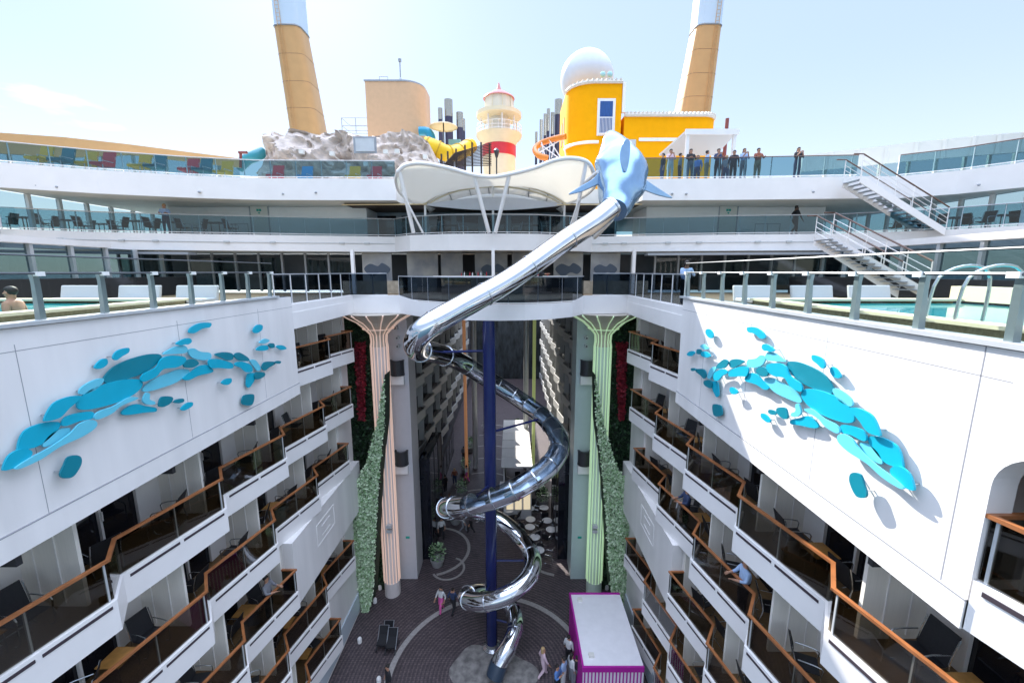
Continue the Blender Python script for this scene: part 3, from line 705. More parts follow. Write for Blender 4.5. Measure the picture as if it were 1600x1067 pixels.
# ================================================================ CANYON: PILLARS, LIFT TOWERS, GARDENS
def pillar(s):
    cc={-1:(1.0,.72,.58),1:(.72,.97,.60)}[s]; nm={-1:'pink and orange',1:'green'}[s]
    X=s*6.4; Y=23.1; base=thing('ribbed_column','tall ribbed column edged with glowing %s strips under the bridge'%nm,'column',(X,Y,0),'ribbed columns under the bridge')
    cm=M('column_shell_%s'%('rose' if s<0 else 'lime'),(.74,.66,.63) if s<0 else (.60,.72,.60),.45)
    glow=M('light_strip_%s'%('rose' if s<0 else 'lime'),cc,.4,emit=.05)
    m=MB(); n=20; r0=.46
    prof=[(r0*1.05,0),(r0*1.05,1.0),(r0,1.02),(r0,H-4.2)]
    m.lathe((X,Y,0),prof,n); m.build('shaft',cm,base)
    zt=zAb-.02
    pr=[(r0,H-4.2),(r0*.9,H-3.9),(r0*.95,H-3.5),(.75,H-3.15),(1.15,H-2.75),(1.7,H-2.45),(2.0,zt)]
    m=MB(); m.lathe((X,Y,0),[(r*.93,z) for r,z in pr],n); m.build('flared_capital',M('capital_plaster',(.50,.45,.38),.6),base)
    for k in range(15):
        a=2*PI*k/15+.13; m=MB()
        pts=[(r0+.03,1.0),(r0+.03,H-4.2),(r0*.9+.03,H-3.9),(r0*.95+.04,H-3.5),(.79,H-3.15),(1.19,H-2.78),(1.72,H-2.49),(2.0,zt-.02)]
        m.tube([(X+r*math.cos(a),Y+r*math.sin(a),z) for r,z in pts],.036,6); m.build('light_strip',glow,base)
    m=MB(); m.tube([(X+.86*math.cos(2*PI*k/20),Y+.86*math.sin(2*PI*k/20),H-3.18) for k in range(21)],.03,6); m.build('ring_band',glow,base)
    # wall lamps half way
    m=MB(); m.box((X-s*.2-.15,Y-.75,5.0),(X-s*.2+.15,Y-.5,5.18)); m.box((X-s*.2-.15,Y-.75,4.7),(X-s*.2+.15,Y-.5,4.88)); m.each('flood_lamp',lgrey,base)
def tower(s):
    t=thing('lift_tower','pale flat lift tower behind the %s column'%('pink' if s<0 else 'green'),'tower',(s*6,25,0),'lift towers')
    m=MB(); m.box((s*5.1,24.3,0),(s*7.4,26.0,zAb)); m.build('shaft_wall',M('tower_paint_%s'%('rose' if s<0 else 'lime'),(.60,.58,.60) if s<0 else (.52,.62,.60),.5,var=.04),t)
    for z in (8.2,14.0):
        m=MB(); m.lathe((s*5.75,24.25,z),[(.0,-.0),(.42,0),(.42,.12),(.40,.12),(.40,.9),(.43,.9),(.43,.95),(.3,.95)],20,0,1,1,False); m.build('round_balcony',dark,t)
        m=MB(); m.box((s*5.35,24.0,z-.55),(s*6.2,24.28,z-.02)); m.build('balcony_base',white,t)
    for dx,dz,r in ((0,17.0-.1,.16),(.1,16.3,.12),(.1,15.8,.12),(-.42,17.0,.14)):
        m=MB(); c=(s*(5.75-dx),24.2,dz)
        m.tube([(c[0],24.3,c[2]),(c[0],24.05,c[2])],[r,r],14); m.build('loudspeaker',lgrey,t)
        m=MB(); m.tube([(c[0],24.06,c[2]),(c[0],24.03,c[2])],[r*.45,r*.45],12); m.build('speaker_cone',dark,t)
    m=MB(); m.box((s*5.5,24.26,3.0),(s*5.75,24.295,3.14)); m.build('wall_plate',M('green_sign',(.01,.35,.28),.5),t)
for s in (-1,1): pillar(s); tower(s)
def leaves(m,pts_fn,n,size,seed):
    r=random.Random(seed)
    for i in range(n):
        p,nrm=pts_fn(r); p=Vector(p); nrm=Vector(nrm)
        d=Vector((r.gauss(0,1),r.gauss(0,1),r.gauss(0,1)-.5)).normalized(); d=(d+nrm*.7).normalized()
        a=d.cross(Vector((r.random()-.5,r.random()-.5,r.random()))).normalized(); L=size*r.uniform(.6,1.5)
        p=p+nrm*r.uniform(-.02,.16)
        m.face([p-a*L*.28,p+d*L*.5-a*L*.4,p+d*L,p+d*L*.5+a*L*.4],r.choice((0,0,1,1,2)))
def garden(s):
    # front face outline (traced on the left), a wavy green wall with real thickness
    out=[(601,585),(590,660),(574,720),(556,752),(552,775),(553,850),(562,930),(568,972),(578,965),(582,930),(586,870),(589,800),(594,720),(601,660)]
    Y0=21.7; P=[atY(x,y,Y0) for x,y in out]
    if s==1: P=[Vector((-p.x,p.y,p.z)) for p in P]
    P=[Vector((p.x,p.y,max(p.z,.02))) for p in P]
    t=thing('vertical_garden','tall vertical garden with a pale green bulging edge beside the %s column'%('pink' if s<0 else 'green'),'green wall',(s*8,22,0),'vertical gardens')
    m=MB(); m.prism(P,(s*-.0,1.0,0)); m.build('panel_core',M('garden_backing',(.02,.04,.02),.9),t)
    tri=[]
    c=len(P)
    half=c//2
    import mathutils
    ts=mathutils.geometry.tessellate_polygon([P])
    ar=[]
    for a,b,d in ts:
        A,B,D=P[a],P[b],P[d]; w_=((B-A).cross(D-A)).length; ar.append((w_,A,B,D))
    tot=sum(q[0] for q in ar)
    def fn(r):
        q=r.random()*tot
        for w_,A,B,D in ar:
            q-=w_
            if q<=0: break
        u,v=r.random(),r.random()
        if u+v>1:u,v=1-u,1-v
        return A+(B-A)*u+(D-A)*v,(0,-1,0)
    m=MB(); leaves(m,fn,11000,.11,3+s)
    m.build('pale_foliage',[M('leaf_pale',(.66,.78,.56),.6),M('leaf_mid',(.48,.64,.40),.6),M('leaf_olive',(.26,.44,.20),.6)],t)
    # inner dark planting facing the canyon
    x0,x1=s*7.45,s*8.3
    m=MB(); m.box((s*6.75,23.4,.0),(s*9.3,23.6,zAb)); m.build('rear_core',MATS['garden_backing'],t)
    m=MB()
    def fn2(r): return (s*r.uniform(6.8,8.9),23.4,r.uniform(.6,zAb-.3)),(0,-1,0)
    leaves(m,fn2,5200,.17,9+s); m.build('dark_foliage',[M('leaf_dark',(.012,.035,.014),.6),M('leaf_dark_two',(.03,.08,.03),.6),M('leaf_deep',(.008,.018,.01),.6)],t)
    m=MB()
    def fn3(r): 
        z=r.uniform(H-8.6,H-4.0); return (s*r.uniform(7.2+.35*(H-4.0-z)/4.6,7.8),23.2,z),(0,-1,0)
    leaves(m,fn3,2300,.14,19+s); m.build('red_foliage',[M('leaf_red',(.30,.02,.035),.6),M('leaf_red_two',(.18,.015,.03),.6),MATS['leaf_red']],t)
for s in (-1,1): garden(s)
# inner promenade walls and balconies
def inner():
    for s in (-1,1):
        m=MB(); m.box((s*4.45,26.2,0),(s*5.15,31,7.6)); dk=thing('glazed_bay','black glazed shop bay just behind the %s lift tower'%SIDE[s],'shop',(s*4.8,28,0),'black glazed bays'); m.build('glazing',doorg,dk)
        m=MB()
        for q in range(4): m.box((s*4.42,26.25+1.55*q,0),(s*4.448,26.31+1.55*q,7.6))
        m.each('mullion',dark,dk)
        t=thing('inner_cabin_block','dim inner cabin block lining the covered promenade on the %s'%SIDE[s],'building',(s*7,45,0),'inner cabin blocks')
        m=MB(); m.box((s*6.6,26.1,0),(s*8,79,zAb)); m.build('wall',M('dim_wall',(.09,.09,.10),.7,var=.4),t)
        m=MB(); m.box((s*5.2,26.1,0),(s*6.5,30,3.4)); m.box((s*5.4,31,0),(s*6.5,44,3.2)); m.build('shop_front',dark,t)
        for k in range(7): 
            m=MB(); m.box((s*5.37,31.6+1.8*k,.5),(s*5.39,33+1.8*k,2.6)); m.build('shop_window',doorg,t)
        g='inner balconies along the covered promenade'; proto=None
        for lv in range(5):
            for i in range(10):
                lb='pale inner balcony, %s side, %s level up, %s from near end'%(SIDE[s],ORD[lv],ORD[i]); z=4.2+2.7*lv; y=27.2+3.6*i
                if proto is None:
                    proto=thing('inner_balcony',lb,'balcony',(s*6.0,y,z),g); m=MB()
                    m.ribbon([(s*5.6,y,z+.25),(s*5.9,y+.4,z+.25),(s*5.5,y+3.2,z+.25),(s*5.6,y+3.58,z+.25)],[(s*5.6,y,z-.45),(s*5.9,y+.4,z-.45),(s*5.5,y+3.2,z-.45),(s*5.6,y+3.58,z-.45)],(s*.1,0,0)); m.build('fascia',M('inner_fascia',(.52,.52,.50),.5),proto)
                    m=MB(); m.box((s*6.1,y+.3,z+.25),(s*6.12,y+3.3,z+1.15)); m.build('dark_glass',doorg,proto)
                    m=MB(); m.box((s*5.7,y+3.3,z+.25),(s*6.6,y+3.4,z+2.2)); m.build('partition',MATS['inner_fascia'],proto)
                else:
                    c=copy_tree(proto); c.location=(s*6.0,y,z); tag(c,lb,'balcony',g)
        m=MB(); m.tube([(s*3.3,38,0),(s*3.3,38,zAb)],.16,10); one('lit_column','slim inner column glowing %s in the covered promenade'%('orange' if s<0 else 'yellow green'),'column',m,M('glow_%s'%('orange' if s<0 else 'lime'),(.75,.34,.16) if s<0 else (.55,.65,.25),.5,emit=.04),'slim glowing columns')
        m=MB(); m.tube([(s*2.6,40,0),(s*2.6,40,zAb)],.26,10); one('grey_column','slim grey inner column beside the glowing one, %s side'%SIDE[s],'column',m,lgrey,'slim grey columns')
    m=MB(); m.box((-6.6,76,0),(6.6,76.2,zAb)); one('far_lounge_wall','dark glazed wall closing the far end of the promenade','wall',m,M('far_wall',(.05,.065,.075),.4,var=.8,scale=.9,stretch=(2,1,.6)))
    # pavilion
    t=thing('cafe_pavilion','white roofed cafe pavilion in the covered promenade right of the blue pole','pavilion',(1.6,36,0))
    m=MB()
    for k in range(6): m.box((.3,31.5+1.8*k,4.3-.0*k),(2.9,33.2+1.8*k,4.42)); 
    m.box((.4,31.6,4.25),(2.8,42,4.3)); m.build('roof_panels',white,t)
    m=MB(); m.box((.5,31.0,0),(2.8,31.1,3.2)); m.box((.5,31.1,0),(.6,42,4.2)); m.box((2.7,31.1,0),(2.8,42,4.2)); m.build('side_wall',M('pav_wall',(.5,.5,.5),.6),t)
    m=MB(); m.box((.2,30.2,3.0),(3.1,31.4,3.15)); m.build('porch_roof',white,t)
    for k in range(3): m=MB(); m.box((.75+.7*k,30.95,.9),(1.3+.7*k,30.99,2.5)); m.build('window',M('lit_window',(.9,.75,.5),.4,emit=.12),t)
    # round tables
    for i,(x,y) in enumerate(((812,748),(846,760),(866,772),(855,812),(842,858),(820,770),(828,793),(829,810),(828,822),(836,838),(861,826),(795,796),(850,792))):
        p=atz(x,y,.75); m=thing('cafe_table','round white cafe table, %s of those right of the blue pole'%ORD[i],'table',(p.x,p.y,0),'round white cafe tables')
        b=MB(); b.lathe((p.x,p.y,0),[(.38,.72),(.40,.74),(.38,.76)],16); b.build('tabletop',M('table_white',(.8,.8,.8),.4),m)
        b=MB(); b.lathe((p.x,p.y,0),[(.22,0),(.22,.02),(.03,.05),(.03,.72)],10); b.build('pedestal',steelr,m)
        for q in range(2):
            a=rng.uniform(0,6.28); make_chair((p.x+.7*math.cos(a),p.y+.7*math.sin(a),.002),a+PI/2+PI,'dark cafe chair %s the %s round table'%(('beside','behind')[q],ORD[i]),'dark cafe chairs')
    # flags / planters at the wall foot
inner()
# blue pole
m=MB(); m.tube([(.1,19.3,0),(.1,19.3,zAb)],.31,20); pole=thing('blue_pole','tall dark blue pole carrying the spiral slide','pole',(.1,19.3,0)); m.build('shaft',navy,pole,True)
m=MB(); m.lathe((.1,19.3,0),[(.5,0),(.5,.05),(.34,.12),(.32,.3)],20); m.build('base_flange',steelr,pole)
# ---------------------------------------------------------------- slide
def slide():
    W_=[(958,322,20.6),(930,345,20.2),(880,378,19.5),(800,435,18.2),(720,480,17.0),(672,508,16.3),(652,528,16.4),(652,545,17.3),(676,550,18.9),(715,563,21.2),(760,590,22.6),(810,622,22.7),(850,652,21.4),(874,688,19.4),(862,722,17.9),(825,752,17.0),(780,775,16.9),(730,789,17.3),(698,792,18.6),(706,797,20.2),(742,800,21.5),(780,812,21.7),(815,842,20.8),(833,875,19.3),(820,908,18.2),(785,932,17.7),(750,940,17.9),(727,933,18.9),(742,924,20.1),(775,930,20.7),(800,950,20.0),(806,975,18.9),(798,1003,18.1),(782,1030,17.6),(773,1056,17.3)]
    P=[atY(*w_) for w_ in W_]; Q=smooth_pts(P,6)
    t=thing('spiral_slide','polished steel tube slide running from the dolphin and spiralling round the blue pole','slide',(P[-1].x,P[-1].y,0))
    n=len(Q); r=.5
    # opaque runs and glazed runs
    g0,g1=9*6+2,17*6
    tp=lambda i: 1.0 if i<48 else max(.86,1-.0012*(i-48))
    def run(a,b,name,mt,ang=None,rr=r):
        m=MB(); m.tube(Q[a:b+1],[rr*tp(i) for i in range(a,min(b+1,len(Q)))],20,0,False,ang); return m.build(name,mt,t,True)
    run(0,g0,'steel_tube',steel); run(g1,n-5,'steel_tube',steel)
    run(g0,g1,'lower_half_tube',steel,(PI*.95,2*PI+.15)); run(g0,g1,'glazed_half_tube',tube_g,(.15,PI*.95))
    # open trough at the foot
    m=MB(); m.tube(Q[n-6:],r*.90,20,0,False); m.build('exit_mouth',M('slide_lining',(.03,.05,.08),.3),t,True)
    d=0; last=-9; cnt=0
    for i in range(1,n-1):
        d+=(Q[i]-Q[i-1]).length
        step=.95 if g0<=i<=g1 else (2.4 if i<g0 else 1.2)
        if i>n-7: step=.9
        if d-last>step:
            last=d; dr=(Q[i+1]-Q[i-1]).normalized()*.03; m=MB(); m.tube([Q[i]-dr,Q[i]+dr],r*tp(i)+.03,20); 
            m.v=m.v; m.build('flange_ring',steelr,t,True)
    # brackets from the pole
    for (i,) in ((12*6,),(17*6,),(23*6,),(26*6,),(8*6,),(31*6,)):
        q=Q[min(i,n-1)]; c=Vector((.1,19.3,q.z)); dd=(q-c); 
        if dd.length>.4: m=MB(); m.tube([c+dd.normalized()*.3,q-dd.normalized()*.5],.06,8); m.build('support_arm',navy,t)
slide()
# ---------------------------------------------------------------- dolphin
def dolphin():
    t=thing('dolphin_sculpture','large silver blue dolphin sculpture swallowing the top end of the steel slide','sculpture',atY(965,330,20.8))
    ks=[(958,328,20.6,.58),(962,318,21.0,.74),(968,300,21.5,1.0),(971,280,22.0,1.18),(968,258,22.5,1.12),(962,238,23.0,.86),(957,224,23.3,.55),(953,216,23.6,.32),(948,211,23.9,.12)]
    P=[atY(a,b,c) for a,b,c,d in ks]; Rr=[d for *_,d in ks]
    PP=smooth_pts(P,4); RR=[x.x*1.08 for x in smooth_pts([Vector((r_,0,0)) for r_ in Rr],4)]
    m=MB(); m.tube(PP,RR,28); m.v=[tuple(Vector(p)+noise.noise_vector(Vector(p)*1.1)*.16) for p in m.v]; b=m.build('body',dolph,t,True)
    # belly crease: flat pale facet bulging on the left side
    def fin(pts,Y,th,name,base_off=0):
        q=[atY(x,y,Y) for x,y in pts]; mm=MB(); mm.prism(smooth_pts(q,4,True),(.02,th,0)); mm.build(name,dolph,t,False,.03)
    fin([(972,262),(969,240),(974,222),(981,216),(985,226),(983,252),(978,268)],20.6,.16,'dorsal_fin')
    fin([(1001,276),(1020,288),(1040,301),(1051,309),(1030,305),(1008,297),(1000,292)],21.9,.14,'right_flipper')
    fin([(938,268),(925,280),(908,290),(888,303),(905,300),(925,292),(940,283)],21.9,.14,'left_flipper')
    m=MB()
    for (x,y) in ((955,238),(988,240)): p=atY(x,y,21.9); m.ell(p,.07,.05,.04,10)
    m.each('eye',dark,t)
    m=MB(); a=atY(958,335,20.6); m.tube([a+Vector((0,.3,-.2)),Vector((a.x,24.9,H+2.0))],.12,8); a=atY(934,268,21.9); m.tube([a,a+Vector((-.5,2.2,-.3))],.09,8); m.each('support_strut',white,t)
dolphin()
# ---------------------------------------------------------------- kiosk
def kiosk():
    x0=atz(910,1035,2.5).x-.05; y0=15.8; y1=20.2; x1=7.2; t=thing('show_kiosk','white roofed kiosk with magenta edges and striped front','kiosk',((x0+x1)/2,18,0))
    m=MB(); m.box((x0+.05,y0+.05,0),(x1,y1,2.3)); m.build('walls',M('kiosk_white',(.75,.72,.76),.5),t)
    m=MB(); m.box((x0+.09,y0+.09,2.46),(x1,y1-.09,2.5)); m.build('roof_sheet',M('kiosk_roof',(.84,.82,.84),.4,var=.06),t)
    m=MB()
    m.box((x0,y0,2.3),(x1,y0+.09,2.56)); m.box((x0,y0+.092,2.3),(x0+.09,y1,2.56)); m.box((x0+.092,y1-.09,2.3),(x1,y1+.002,2.56)); m.build('magenta_edge',magenta,t)
    m=MB(); k=0
    x=x0+.1
    while x<x1-.1: m.box((x,y0+.02,.02),(x+.06,y0+.048,2.29)); x+=.16
    y=y0+.12
    while y<y1-.2: m.box((x0+.02,y,.02),(x0+.048,y+.11,2.29)); y+=.2
    m.build('stripes',magenta,t)
    m=MB(); 
    for a,b in ((x0+.4,y0+.5),(x0+.4,y1-.6)): m.box((a,b,2.5),(a+.25,b+.2,2.62))
    m.each('roof_fitting',white2,t)
kiosk()
# ================================================================ TOP OF THE SHIP
def box_on(Y,x0,x1,yt,yb,dep,m,mi=0):
    a=atY(x0,yb,Y); b=atY(x1,yt,Y); m.box((a.x,Y,a.z),(b.x,Y+dep,b.z),mi)
def funnel(s):
    Y=52
    if s<0: bot=[(449,208),(497,208)]; mid=[(424,38),(466,38)]; top=[(417,-30),(460,-30)]; lab='left raked funnel, tan with a pale blue white top'
    else: bot=[(1064,185),(1114,185)]; mid=[(1091,37),(1131,37)]; top=[(1098,-30),(1138,-30)]; lab='right raked funnel, tan with a pale blue white top'
    t=thing('funnel',lab,'funnel',atY(bot[0][0],bot[0][1],Y),'raked twin funnels')
    def sec(a,b,inn,Y0):
        A=atY(*a,Y0); B=atY(*b,Y0); wd=(B-A); L=wd.length
        # rounded rectangle in plan, lying L wide and 1.9 L deep
        pts=[]
        for k in range(28):
            q=2*PI*k/28; cx,cy=math.cos(q),math.sin(q); e=.45
            pts.append(Vector(((A.x+B.x)/2+math.copysign(abs(cx)**e,cx)*L/2,Y0+L*.5+math.copysign(abs(cy)**e,cy)*L*.5,(A.z+B.z)/2)))
        return pts
    S=[sec(*bot,0,Y),sec(*mid,0,Y-1.5),sec(*top,0,Y-2)]
    def loft(a,b,name,mt):
        n=len(a); m=MB(); m.add(a+b,[(i,(i+1)%n,n+(i+1)%n,n+i) for i in range(n)]+[tuple(range(n))[::-1],tuple(range(n,2*n))]); return m.build(name,mt,t,True)
    loft(S[0],S[1],'tan_casing',tan); loft([Vector((p.x*1,p.y,p.z+.01)) for p in S[1]],S[2],'white_top',M('funnel_blue_white',(.60,.72,.84),.4))
    n=len(S[1]); c=sum(S[1],Vector())/n
    for q in (.25,.5,.75):
        m=MB(); ring=[a.lerp(b,q) for a,b in zip(S[0],S[1])]; cc=sum(ring,Vector())/len(ring); m.tube([cc+(p-cc)*1.0 for p in ring]+[ring[0]],.025,4); m.build('plate_seam',M('seam_tan',(.36,.20,.11),.6),t)
    m=MB(); a,b=S[0][20 if s<0 else 22],S[2][20 if s<0 else 22]
    for o_ in (-.2,.2): m.tube([a+Vector((o_,-.15,0)),b+Vector((o_,-.15,0))],.03,4)
    for k in range(40): p=a.lerp(b,k/40); m.tube([p+Vector((-.2,-.15,0)),p+Vector((.2,-.15,0))],.02,4)
    m.build('ladder',tan,t)
    m=MB(); m.tube([c+(p-c)*1.01 for p in S[1]]+[c+(S[1][0]-c)*1.01],.09,6); m.build('trim_ring',grey,t)
for s in (-1,1): funnel(s)
def roundbox(Y,x0,x1,yt,yb,dep,rad,side,n=8):     # rectangle in plan with the near corner on one side rounded; returns plan polygon, z0,z1
    a=atY(x0,yb,Y); b=atY(x1,yt,Y); X0,X1=a.x,b.x; pts=[]
    if side>0:
        pts=[(X0,Y)]+[(X1-rad+rad*math.sin(PI/2*k/n),Y+rad-rad*math.cos(PI/2*k/n)) for k in range(n+1)]+[(X1,Y+dep),(X0,Y+dep)]
    else:
        pts=[(X0+rad-rad*math.sin(PI/2*k/n),Y+rad-rad*math.cos(PI/2*k/n)) for k in range(n,-1,-1)]+[(X1,Y),(X1,Y+dep),(X0,Y+dep)]
    return pts,a.z,b.z
t=thing('engine_casing','tan block shaped casing with a rounded corner standing on the rocks','casing',atY(620,215,38))
pts,z0,z1=roundbox(36,575,660,127,218,3,1.6,1)
m=MB(); m.prism([(x,y,z0) for x,y in pts],(0,0,z1-z0)); m.build('shell',M('tan_casing_paint',(.66,.42,.24),.45,var=.07),t,True)
m=MB(); m.prism([(x*1.0-.08 if x<-6 else x+.08,y-.05,z1) for x,y in pts],(0,0,.12)); m.build('roof_edge',grey,t)
p=atY(626,127,37.5); m=MB(); m.tube([p,p+Vector((0,0,1.5))],.05,6); m.tube([p+Vector((0,0,1.5)),p+Vector((0,0,1.7))],.14,8); m.tube([p,p+Vector((0,0,.3))],[.2,.06],8); m.build('mast_light',grey,t)
m=MB(); p=atY(593,127,37); m.tube([p,p+Vector((0,0,.35)),p+Vector((.7,0,.35)),p+Vector((.7,0,0))],.03,6); m.build('roof_handle',grey,t)
# roof rail cage left of casing
m=MB(); a=atY(535,208,37); b=atY(577,184,37)
for x in (a.x,(a.x+b.x)/2,b.x): m.tube([(x,37,a.z),(x,37,b.z)],.03,5)
for z in (b.z,(a.z+b.z)/2,a.z+.2): m.tube([(a.x,37,z),(b.x,37,z)],.025,5); m.tube([(a.x,39,z),(b.x,39,z)],.025,5); m.tube([(a.x,37,z),(a.x,39,z)],.025,5)
one('roof_guardrail','thin grey guardrail cage on the rocks left of the tan casing','railing',m,grey)
# rocks
def rocks():
    t=thing('rock_formation','grey brown moulded rock formation behind the top left railing','rocks',atY(540,270,31))
    Y=29.5; N=120; K=30
    top=[(408,240),(412,213),(425,207),(470,206),(500,208),(520,206),(560,210),(600,210),(625,205),(645,210),(655,214),(668,222),(675,240),(684,262)]
    def ty(x):
        for (a,b),(c,d) in zip(top[:-1],top[1:]):
            if a<=x<=c: return b+(d-b)*(x-a)/(c-a)
        return 262
    v=[];f=[]
    for i in range(N+1):
        x=406+(688-406)*i/N; yt=ty(x)
        for k in range(K+1):
            q=k/K; y=283+(yt-283)*q; 
            d=1.2*q+ (.0 if q<.95 else .5)
            p=atY(x,y,Y+d); nn=noise.noise(p*.55)*1.3+abs(noise.noise(p*1.3+Vector((3,1,2))))*.9+noise.noise(p*3)*.15-.4*max(0,.16-abs(noise.noise(p*.9+Vector((5,0,7)))))/.16
            p=p+Vector((noise.noise(p*.8)*.3,nn,noise.noise(p*1.1+Vector((9,0,0)))*.2)); v.append(p)
    for i in range(N):
        for k in range(K): a=i*(K+1)+k; f.append((a,a+K+1,a+K+2,a+1))
    # back sheet, giving it thickness
    nb=len(v)
    for i in range(N+1):
        a=v[i*(K+1)+K]; v.append(a+Vector((0,4,-.3))); v.append(Vector((a.x,a.y+4.5,zC)))
    for i in range(N): f.append((i*(K+1)+K,(i+1)*(K+1)+K,nb+2*(i+1),nb+2*i)); f.append((nb+2*i,nb+2*i+2,nb+2*i+3,nb+2*i+1))
    m=MB(); m.add(v,f); m.build('rock_face',rock,t,True)
    m=MB(); box_on(29.1,556,584,216,236,.3,m); m.build('vent_screen',lgrey,t)
    m=MB(); box_on(29.2,553,587,213,239,.12,m); m.build('vent_frame',grey,t)
    for x,y in ((470,237),(518,240),(602,237),(620,236),(571,256),(664,245)):
        m=MB(); p=atY(x,y,29.3); m.box((p.x-.15,p.y,p.z-.1),(p.x+.15,p.y+.25,p.z+.15)); m.tube([(p.x,p.y+.1,p.z),(p.x,p.y+1.5,p.z-.1)],.04,5); m.build('flood_lamp',white2,t)
rocks()
# lighthouse
def lighthouse():
    Y=40; c=atY(780,255,Y); k=lambda y: atY(780,y,Y).z; r=lambda w_: (atY(780+w_/2,200,Y).x-atY(780-w_/2,200,Y).x)/2
    t=thing('lighthouse','small cream lighthouse with red band and red cap beyond the canopy','lighthouse',(c.x,c.y,zC))
    m=MB(); m.lathe((c.x,c.y,0),[(r(52),zC),(r(52),k(246))],24); m.build('lower_shaft',cream,t,True)
    m=MB(); m.lathe((c.x,c.y,0),[(r(53),k(246)),(r(53),k(229))],24); m.build('red_band',red,t,True)
    m=MB(); m.lathe((c.x,c.y,0),[(r(52),k(229)),(r(58),k(222)),(r(70),k(216)),(r(72),k(212)),(r(50),k(212))],24); m.build('gallery',cream,t,True)
    m=MB(); m.lathe((c.x,c.y,0),[(r(34),k(212)),(r(34),k(184))],20); m.build('core',white2,t,True)
    m=MB()
    for q in range(8): a=q*PI/4+.2; m.tube([(c.x+r(56)*math.cos(a),c.y+r(56)*math.sin(a),k(212)),(c.x+r(56)*math.cos(a),c.y+r(56)*math.sin(a),k(184))],.07,6)
    m.each('post',white,t)
    m=MB(); m.lathe((c.x,c.y,0),[(r(60),k(186)),(r(70),k(184)),(r(70),k(178)),(r(46),k(175))],24); m.build('upper_ring',cream,t,True)
    m=MB(); m.lathe((c.x,c.y,0),[(r(44),k(176)),(r(44),k(154))],12); m.build('lantern',M('lantern_cream',(.75,.68,.55),.3),t)
    m=MB()
    for q in range(9): a=q*2*PI/9+.1; m.tube([(c.x+r(45)*math.cos(a),c.y+r(45)*math.sin(a),k(176)),(c.x+r(45)*math.cos(a),c.y+r(45)*math.sin(a),k(154))],.035,5)
    m.each('lantern_bar',cream,t)
    m=MB(); m.lathe((c.x,c.y,0),[(r(49),k(155)),(r(47),k(153)),(r(20),k(144)),(r(8),k(141)),(r(6),k(138)),(.04,k(129))],20); m.build('red_cap',M('cap_red',(.62,.22,.20),.4),t,True)
    m=MB(); z=k(205)
    for zz in (k(212)+.1,z,z+.35): m.tube([(c.x+r(70)*math.cos(2*PI*q/24),c.y+r(70)*math.sin(2*PI*q/24),zz) for q in range(25)],.025,5)
    for q in range(24): m.tube([(c.x+r(70)*math.cos(2*PI*q/24),c.y+r(70)*math.sin(2*PI*q/24),k(212)),(c.x+r(70)*math.cos(2*PI*q/24),c.y+r(70)*math.sin(2*PI*q/24),z+.35)],.018,4)
    m.build('gallery_rail',white,t)
lighthouse()
# exhaust pipes
for i,(x0,x1,yt,ys_,w_) in enumerate(((685,692,169,187,7),(695,708,156,183,13),(713,724,176,200,11),(720,727,186,205,6),(843,848,187,240,5),(849,854,178,212,5),(854,859,170,205,5),(860,866,176,210,6),(866,878,156,180,13),(836,840,206,240,4))):
    Y=46+.4*i; t=thing('exhaust_pipe','upright exhaust pipe with bright steel top, %s from the left'%ORD[i],'pipe',atY((x0+x1)/2,260,Y),'exhaust pipes behind the lighthouse')
    r=(atY(x1,200,Y).x-atY(x0,200,Y).x)/2; c=atY((x0+x1)/2,200,Y).x
    m=MB(); m.tube([(c,Y,zC),(c,Y,atY(700,ys_,Y).z)],r*.96,14); m.build('dark_pipe',M('pipe_dark',(.05,.05,.09),.35,.4),t,True)
    m=MB(); m.tube([(c,Y,atY(700,ys_,Y).z),(c,Y,atY(700,yt,Y).z)],r,14); m.build('steel_top',M('pipe_top',(.50,.46,.38),.18,.9),t,True)
# dome
m=MB(); c=atY(917,124,40); rr=(atY(958,124,40).x-atY(876,124,40).x)/2; m.ell((c.x,c.y,c.z),rr,rr,rr,40); t=thing('radar_dome','big pale grey radar dome behind the yellow building','dome',(c.x,c.y,c.z-rr)); m.build('dome_shell',M('dome_shell',(.58,.63,.68),.3,var=.03),t,True)
m=MB(); m.lathe((c.x,c.y,0),[(rr*.6,zC),(rr*.6,c.z-rr*.75)],20); m.build('pedestal',white2,t)
